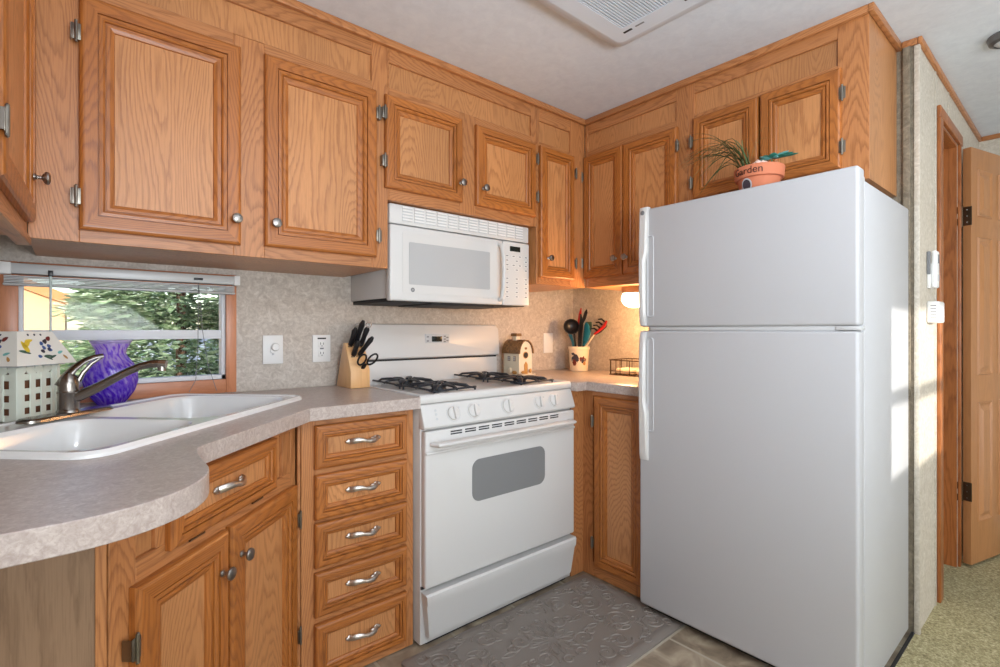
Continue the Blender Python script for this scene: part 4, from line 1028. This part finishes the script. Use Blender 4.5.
q = MB(); q.tube([P3(.020, .135, -.01), P3(.030, .165, -.01), P3(.040, .20, -.01), P3(.044, .218, -.01)], [(.006, .004), (.014, .004), (.013, .004), (.003, .002)], M_black, 10); q.build('bowl', t)
t = uten('turner', 'black slotted turner in the middle of the crock', 'turner')
q = MB(); q.tube([P3(-.005, Zb, -.03), P3(.000, .03, -.03)], .005, M_black, 8); q.build('handle', t)
q = MB(); q.tube([P3(.0, .02, -.03), P3(.004, .06, -.03), P3(.010, .13, -.03), P3(.006, .19, -.03)], [(.006, .003), (.014, .003), (.016, .003), (.006, .002)], M_black, 10); q.build('blade', t)
t = uten('spoon_spatula', 'dark teal silicone spoon leaning right in the crock', 'spatula')
q = MB(); q.tube([P3(.012, Zb, -.02), P3(.030, .03, -.02)], .005, M_black, 8); q.build('handle', t)
q = MB(); q.tube([P3(.024, .005, -.02), P3(.036, .04, -.02), P3(.044, .085, -.02), P3(.042, .125, -.02), P3(.038, .14, -.02)], [(.008, .004), (.022, .005), (.026, .005), (.018, .004), (.004, .002)], M_teal, 12); q.build('head', t)
t = uten('spatula', 'pale teal-edged sage spatula behind the dark teal spoon', 'spatula')
q = MB(); q.tube([P3(.01, Zb, .02), P3(.034, .04, .02)], .005, M_green, 8); q.build('handle', t)
q = MB(); q.tube([P3(.036, .03, .02), P3(.050, .07, .02), P3(.060, .11, .02), P3(.062, .145, .02)], [(.008, .003), (.024, .003), (.026, .003), (.022, .002)], M_green, 12); q.tube([P3(.062, .05, .012), P3(.072, .09, .012), P3(.066, .12, .012)], .003, M_teal2, 8); q.build('head', t)
t = uten('spatula', 'teal spatula leaning left under the black ladle', 'spatula')
q = MB(); q.tube([P3(-.015, Zb, .02), P3(-.035, .03, .02), P3(-.050, .07, .02), P3(-.056, .095, .02)], [(.005, .004), (.010, .004), (.014, .004), (.006, .003)], M_teal, 10); q.build('head', t)
t = uten('pasta_fork', 'red and black pasta fork leaning far right out of the crock', 'pasta fork')
q = MB(); q.tube([P3(.020, Zb, -.012), P3(.040, .0, -.022), P3(.092, .080, -.034)], .004, M_cream, 8); q.build('handle', t)
q = MB(); q.tube([P3(.084, .07, -.03), P3(.110, .090, -.03), P3(.142, .118, -.03), P3(.158, .150, -.03)], [(.008, .006), (.022, .009), (.026, .010), (.012, .006)], M_red, 12)
q.tube([P3(.096, .070, -.02), P3(.124, .090, -.02), P3(.152, .118, -.02), P3(.160, .144, -.02)], [(.005, .005), (.016, .008), (.016, .009), (.006, .005)], M_black, 12)
for k in range(4):
    c0 = P3(.102+.014*k, .092+.018*k, -.034); q.tube([c0, c0+P3(-.020, .014, -.012), c0+P3(-.040, .012, -.016)], [.006, .005, .004], M_black, 8)
q.build('head', t)

# ---- wire basket with napkins
BK = thing('wire_basket', 'low dark wire basket on the corner counter by the refrigerator', 'basket', (2.200, 1.42, CT+.001))
bx_, by_, bz_ = .19, .275, .080
q = MB()
for z, r in ((.003, .0025), (.022, .0015), (bz_, .0032)):
    P = [(x, y, z) for x, y in rrect(0, 0, bx_, by_, .02, 3)]; P.append(P[0]); q.tube(P, r, M_bronze, 6, caps=False)
for k in range(5):
    y = .02+k*(by_-.04)/4
    for x in (0, bx_): q.tube([(x, y, 0.003), (x, y, bz_)], .0022, M_bronze, 6)
for k in range(4):
    x = .02+k*(bx_-.04)/3
    for y in (0, by_): q.tube([(x, y, 0.003), (x, y, bz_)], .0022, M_bronze, 6)
for k in range(12): q.tube([(0, .01+k*(by_-.02)/11, .003), (bx_, .01+k*(by_-.02)/11, .003)], .0012, M_bronze, 5)
q.build('wire_frame', BK)
for i in range(2):
    q = MB(); q.box((-.06, -.055, -.014), (.06, .055, .014), M_bread, .010, 3); o = q.build('folded_napkin', None, (2.292, 1.488+i*.130, CT+.022), .06*i); tag(o, ['folded cream napkin in the wire basket nearer the refrigerator', 'folded cream napkin in the wire basket nearer the corner'][i], 'napkin', 'napkins in the wire basket')

# ---- puck light under the right wall cabinet
PL = thing('under_cabinet_lamp', 'glowing frosted dome lamp under the right wall cabinet', 'lamp', (2.215, 1.540, 1.3715))
q = MB(); q.lathe([(0, 0), (.062, 0), (.064, -.006), (.060, -.030), (.056, -.032)], M_lightbase, (0, 0, 0), 32); q.build('base', PL)
q = MB(); q.lathe([(.056, -.032), (.064, -.050), (.064, -.070), (.050, -.092), (.026, -.104), (0, -.107)], M_glow, (0, 0, 0), 32); q.build('dome', PL)
ld = bpy.data.lights.new('dome_bulb', 'POINT'); ld.energy = 8.5; ld.color = (1, .56, .25); ld.shadow_soft_size = .05; lo = bpy.data.objects.new('dome_bulb', ld); C.objects.link(lo); lo.location = (2.17, 1.54, 1.21)

# ---- ceiling vent (air conditioner shroud)
M_shroud = mat('cool_white_shroud', srgb(204, 212, 222), .45)
AC = thing('ceiling_air_vent', 'square white air conditioner grille on the kitchen ceiling', 'vent', (1.275, .85, CE-.0005))
hx_, hy2 = .325, .34
q = MB(); lp = []
for ins, z in ((0, 0), (0, -.008), (.006, -.022), (.018, -.032), (.050, -.038)):
    lp.append([(x, y, z) for x, y in rrect(-hx_+ins, -hy2+ins, hx_-ins, hy2-ins, .045-ins*.5, 5)])
q.rings(lp, M_shroud, cap0=True)
inn = lp[-1]; t = bmesh.new(); es = []
hole_ = [(x, y, -.038) for x, y in rrect(-hx_+.095, -hy2+.085, hx_-.120, hy2-.110, .008, 2)]
for l_ in (inn, hole_):
    vs = [t.verts.new(p) for p in l_]; es += [t.edges.new((vs[i], vs[(i+1) % len(vs)])) for i in range(len(vs))]
bmesh.ops.triangle_fill(t, edges=es, use_beauty=True); q.take(t, M_shroud)
q.rings([hole_, [(x, y, -.020) for x, y, z in hole_]], M_shroud, cap1=False)
q.build('shroud', AC)
q = MB(); q.box((-hx_+.095, -hy2+.085, -.024), (hx_-.120, hy2-.110, -.021), M_print); 
k = 0; y = -hy2+.09
while y < hy2-.115:
    q.box((-hx_+.096, y, -.037), (hx_-.121, y+.0055, -.030), M_shroud); y += .0105
q.build('grille', AC)
for y0, y1, w_, m_ in ((.205, .240, .010, M_dark), (.155, .190, .007, M_print), (-.02, .005, .010, M_dark), (-.16, -.10, .012, M_dark)):
    q = MB(); q.box((hx_-.100, y0, -.0395), (hx_-.100+w_, y1, -.037), m_, .002); q.build('control_slot', AC)
# ---- round ceiling light
CL = thing('ceiling_light', 'round grey-rimmed ceiling light in the hall', 'light', (2.66, .205, CE-.0005)); CL.scale = (.72, .72, 1)
q = MB(); q.lathe([(0, 0), (.085, 0), (.088, -.006), (.080, -.024), (.062, -.030), (.060, -.024)], M_ltgrey, (0, 0, 0), 36); q.build('rim', CL)
q = MB(); q.lathe([(.061, -.024), (.045, -.034), (0, -.038)], M_lgrey, (0, 0, 0), 36); q.build('lens', CL)

# ---- wall phone & thermostat on the hall wall
HS = thing('wall_phone', 'narrow white handset in its holder on the hall wall', 'phone', (2.625, YH-.0005, 1.315))
q = MB(); q.box((-.045, -.010, 0), (.030, 0, .100), M_wplast, .003); q.box((-.050, -.012, .055), (-.044, 0, .145), M_print, .002); q.build('cradle', HS)
q = MB(); q.box((-.030, -.028, .002), (.026, -.010, .150), M_wplast, .007, 3); q.box((-.010, -.0295, .100), (.014, -.027, .135), M_print, .002); q.box((-.012, -.0295, .030), (.014, -.027, .055), M_lgrey, .002); q.build('handset', HS)
TH = thing('thermostat', 'white louvred thermostat below the wall phone', 'thermostat', (2.630, YH-.0005, 1.178))
q = MB(); q.box((-.055, -.038, 0), (.055, 0, .085), M_wplast, .006, 3); q.build('housing', TH)
q = MB()
for k in range(5):
    q.box((-.0562, -.030, .018+k*.012), (-.0545, -.012, .021+k*.012), M_print)
q.build('louvres', TH)

# ---- floor mat with embossed scrolls
MT = thing('floor_mat', 'taupe cushioned mat with embossed scrollwork in front of the stove', 'mat', (1.349, 1.292, .0))
mx_, my_ = .486, .258
q = MB(); lp = []
for ins, z in ((0, .0006), (.001, .006), (.012, .012), (.040, .0125), (.044, .0105)):
    lp.append([(x, y, z) for x, y in rrect(-mx_+ins, -my_+ins, mx_-ins, my_-ins, .012-ins*.1, 3)])
q.rings(lp, M_mat, cap0=True, cap1=True)
def scroll(cx0, cy0, r, turns, a0, sgn, tail=.0):
    P = []
    n_ = int(26*turns)
    for k in range(n_+1):
        t = k/n_; rr = r*(1-t)**.8+.004; a = a0+sgn*2*PI*turns*t
        P.append((cx0+rr*math.cos(a), cy0+rr*math.sin(a), .0108))
    q.tube(P, [(.0042*(1-.4*i/len(P)), .0042) for i in range(len(P))], M_mat, 6)
rnd = random.Random(11)
def petal(cx0, cy0, a, l, w_):
    for sg in (-1, 1):
        P = [(cx0+math.cos(a)*l*t-math.sin(a)*sg*w_*math.sin(PI*t), cy0+math.sin(a)*l*t+math.cos(a)*sg*w_*math.sin(PI*t), .0108) for t in [i/8 for i in range(9)]]
        q.tube(P, .0032, M_mat, 6)
for ux in (-1, 1):
    for uy in (-1, 1):
        for (x, y, r, tn, a0) in [(.10, .07, .040, 1.5, 2.2), (.19, .16, .045, 1.7, .5), (.30, .075, .050, 1.7, 3.4), (.385, .165, .040, 1.6, 1.2), (.395, .055, .030, 1.4, 4.5), (.09, .175, .034, 1.4, 5.1), (.245, .02, .022, 1.2, 1), (.315, .195, .018, 1.1, 2), (.035, .115, .022, 1.2, 3), (.145, .055, .020, 1.2, 4), (.25, .105, .024, 1.4, 2.6), (.345, .115, .020, 1.2, .3), (.44, .12, .022, 1.2, 3.8), (.14, .215, .020, 1.2, 1.5), (.26, .225, .020, 1.2, 4.2), (.43, .21, .022, 1.2, 2.2), (.03, .20, .020, 1.2, 5.5)]:
            scroll(ux*x, uy*y, r, tn, (a0 if ux > 0 else PI-a0)*(1 if uy > 0 else -1), ux*uy)
        for (x, y, a, l, w_) in [(.14, .12, .7, .05, .010), (.24, .12, .2, .06, .012), (.33, .13, 1.6, .05, .010), (.22, .07, -.5, .05, .010), (.15, .03, .2, .06, .011), (.34, .01, .3, .05, .01), (.42, .11, 1.4, .05, .01), (.26, .20, .1, .05, .009)]:
            petal(ux*x, uy*y, (a if ux > 0 else PI-a)*(1 if uy > 0 else -1), l, w_)
for k in range(8):
    a = k*PI/4+.2; petal(.02*math.cos(a), .02*math.sin(a), a, .065, .013)
    a += PI/8; petal(.05*math.cos(a), .05*math.sin(a), a, .05, .008)
q.build('mat_pad', MT)

# ------------------------------------------------------------------ outside the window
q = MB(); q.box((-40, 2.6, -.62), (60, 80, -.6), M_snow); struct(q.build('ground_outside'))
def spruce(name, label, x, y, h, rb, seed, n_=5200):
    rn = random.Random(seed); t = thing(name, label, 'tree', (x, y, -.6), 0, 'spruces outside the window')
    q = MB(); q.tube([(0, 0, 0), (0, 0, h*.5), (0, 0, h)], [.07, .05, .01], M_bark, 8); q.build('trunk', t)
    q = MB(); i_ = q.mi(M_tree); bm = q.bm
    for k in range(n_):
        lv = rn.random()**1.3; z = .15+lv*(h-.2); tier = .75+.25*math.sin(z*9+rn.uniform(-.6, .6)); rad = rb*(1-lv)**.8*tier+.05
        a = rn.uniform(0, 2*PI); r = rad*math.sqrt(rn.uniform(.15, 1)); c = Vector((math.cos(a)*r, math.sin(a)*r, z-.18*r))
        d = Vector((math.cos(a)+rn.uniform(-.5, .5), math.sin(a)+rn.uniform(-.5, .5), rn.uniform(-.35, .25))).normalized()
        L_ = rn.uniform(.09, .24); s_ = d.cross(Vector((rn.uniform(-.4, .4), rn.uniform(-.4, .4), 1))).normalized()*L_*.22; u_ = d.cross(s_).normalized()*L_*.10
        vs = [bm.verts.new(c), bm.verts.new(c+d*L_*.5+s_), bm.verts.new(c+d*L_), bm.verts.new(c+d*L_*.5-s_), bm.verts.new(c+d*L_*.5+u_)]
        for f in ((0, 1, 4), (1, 2, 4), (2, 3, 4), (3, 0, 4)): 
            ff = bm.faces.new([vs[j] for j in f]); ff.material_index = i_
    q.build('foliage', t, smooth=False); return t
spruce('spruce_tree', 'nearest green spruce filling the middle of the window', 1.02, 7.2, 4.4, 1.68, 1, 15000)
spruce('spruce_tree', 'green spruce at the right side of the window view', 4.0, 8.8, 4.6, 1.55, 2, 12000)
spruce('spruce_tree', 'smaller spruce farther back above the vase, beside the tan house', .75, 11.6, 5.0, 1.35, 3, 8000)
spruce('spruce_tree', 'tall dark spruce behind the two nearer spruces', 3.9, 13.2, 6.5, 2.0, 4, 12000)
HO = thing('neighbour_house', 'tan house with brown gable roof at the window left side', 'house', (-3.1, 13.6, -.6))
q = MB(); q.prism([(-3, 0), (3, 0), (3, 2.3), (0, 3.6), (-3, 2.3)], 0, 6, M_stucco, 'y'); q.build('walls', HO)
q = MB(); q.prism([(-3.4, 2.1), (0, 3.62), (3.4, 2.1), (3.4, 2.3), (0, 3.85), (-3.4, 2.3)], -.4, 6.4, M_hroof, 'y'); q.build('roof', HO)
TR = thing('parked_trailer', 'pale blue-white trailer parked behind the trees', 'trailer', (4.5, 17.5, -.6))
q = MB(); q.box((-3.2, 0, .5), (3.2, 2.2, 1.75), M_truck, .12, 3); q.build('trailer_body', TR)
q = MB(); q.lathe([(0, -.1), (.36, -.1), (.36, .1), (0, .1)], M_black, (-1.2, .1, .36), 20, axis=(0, 1, 0)); q.build('wheel', TR)
q = MB(); q.lathe([(0, -.1), (.36, -.1), (.36, .1), (0, .1)], M_black, (1.2, .1, .36), 20, axis=(0, 1, 0)); q.build('wheel', TR)
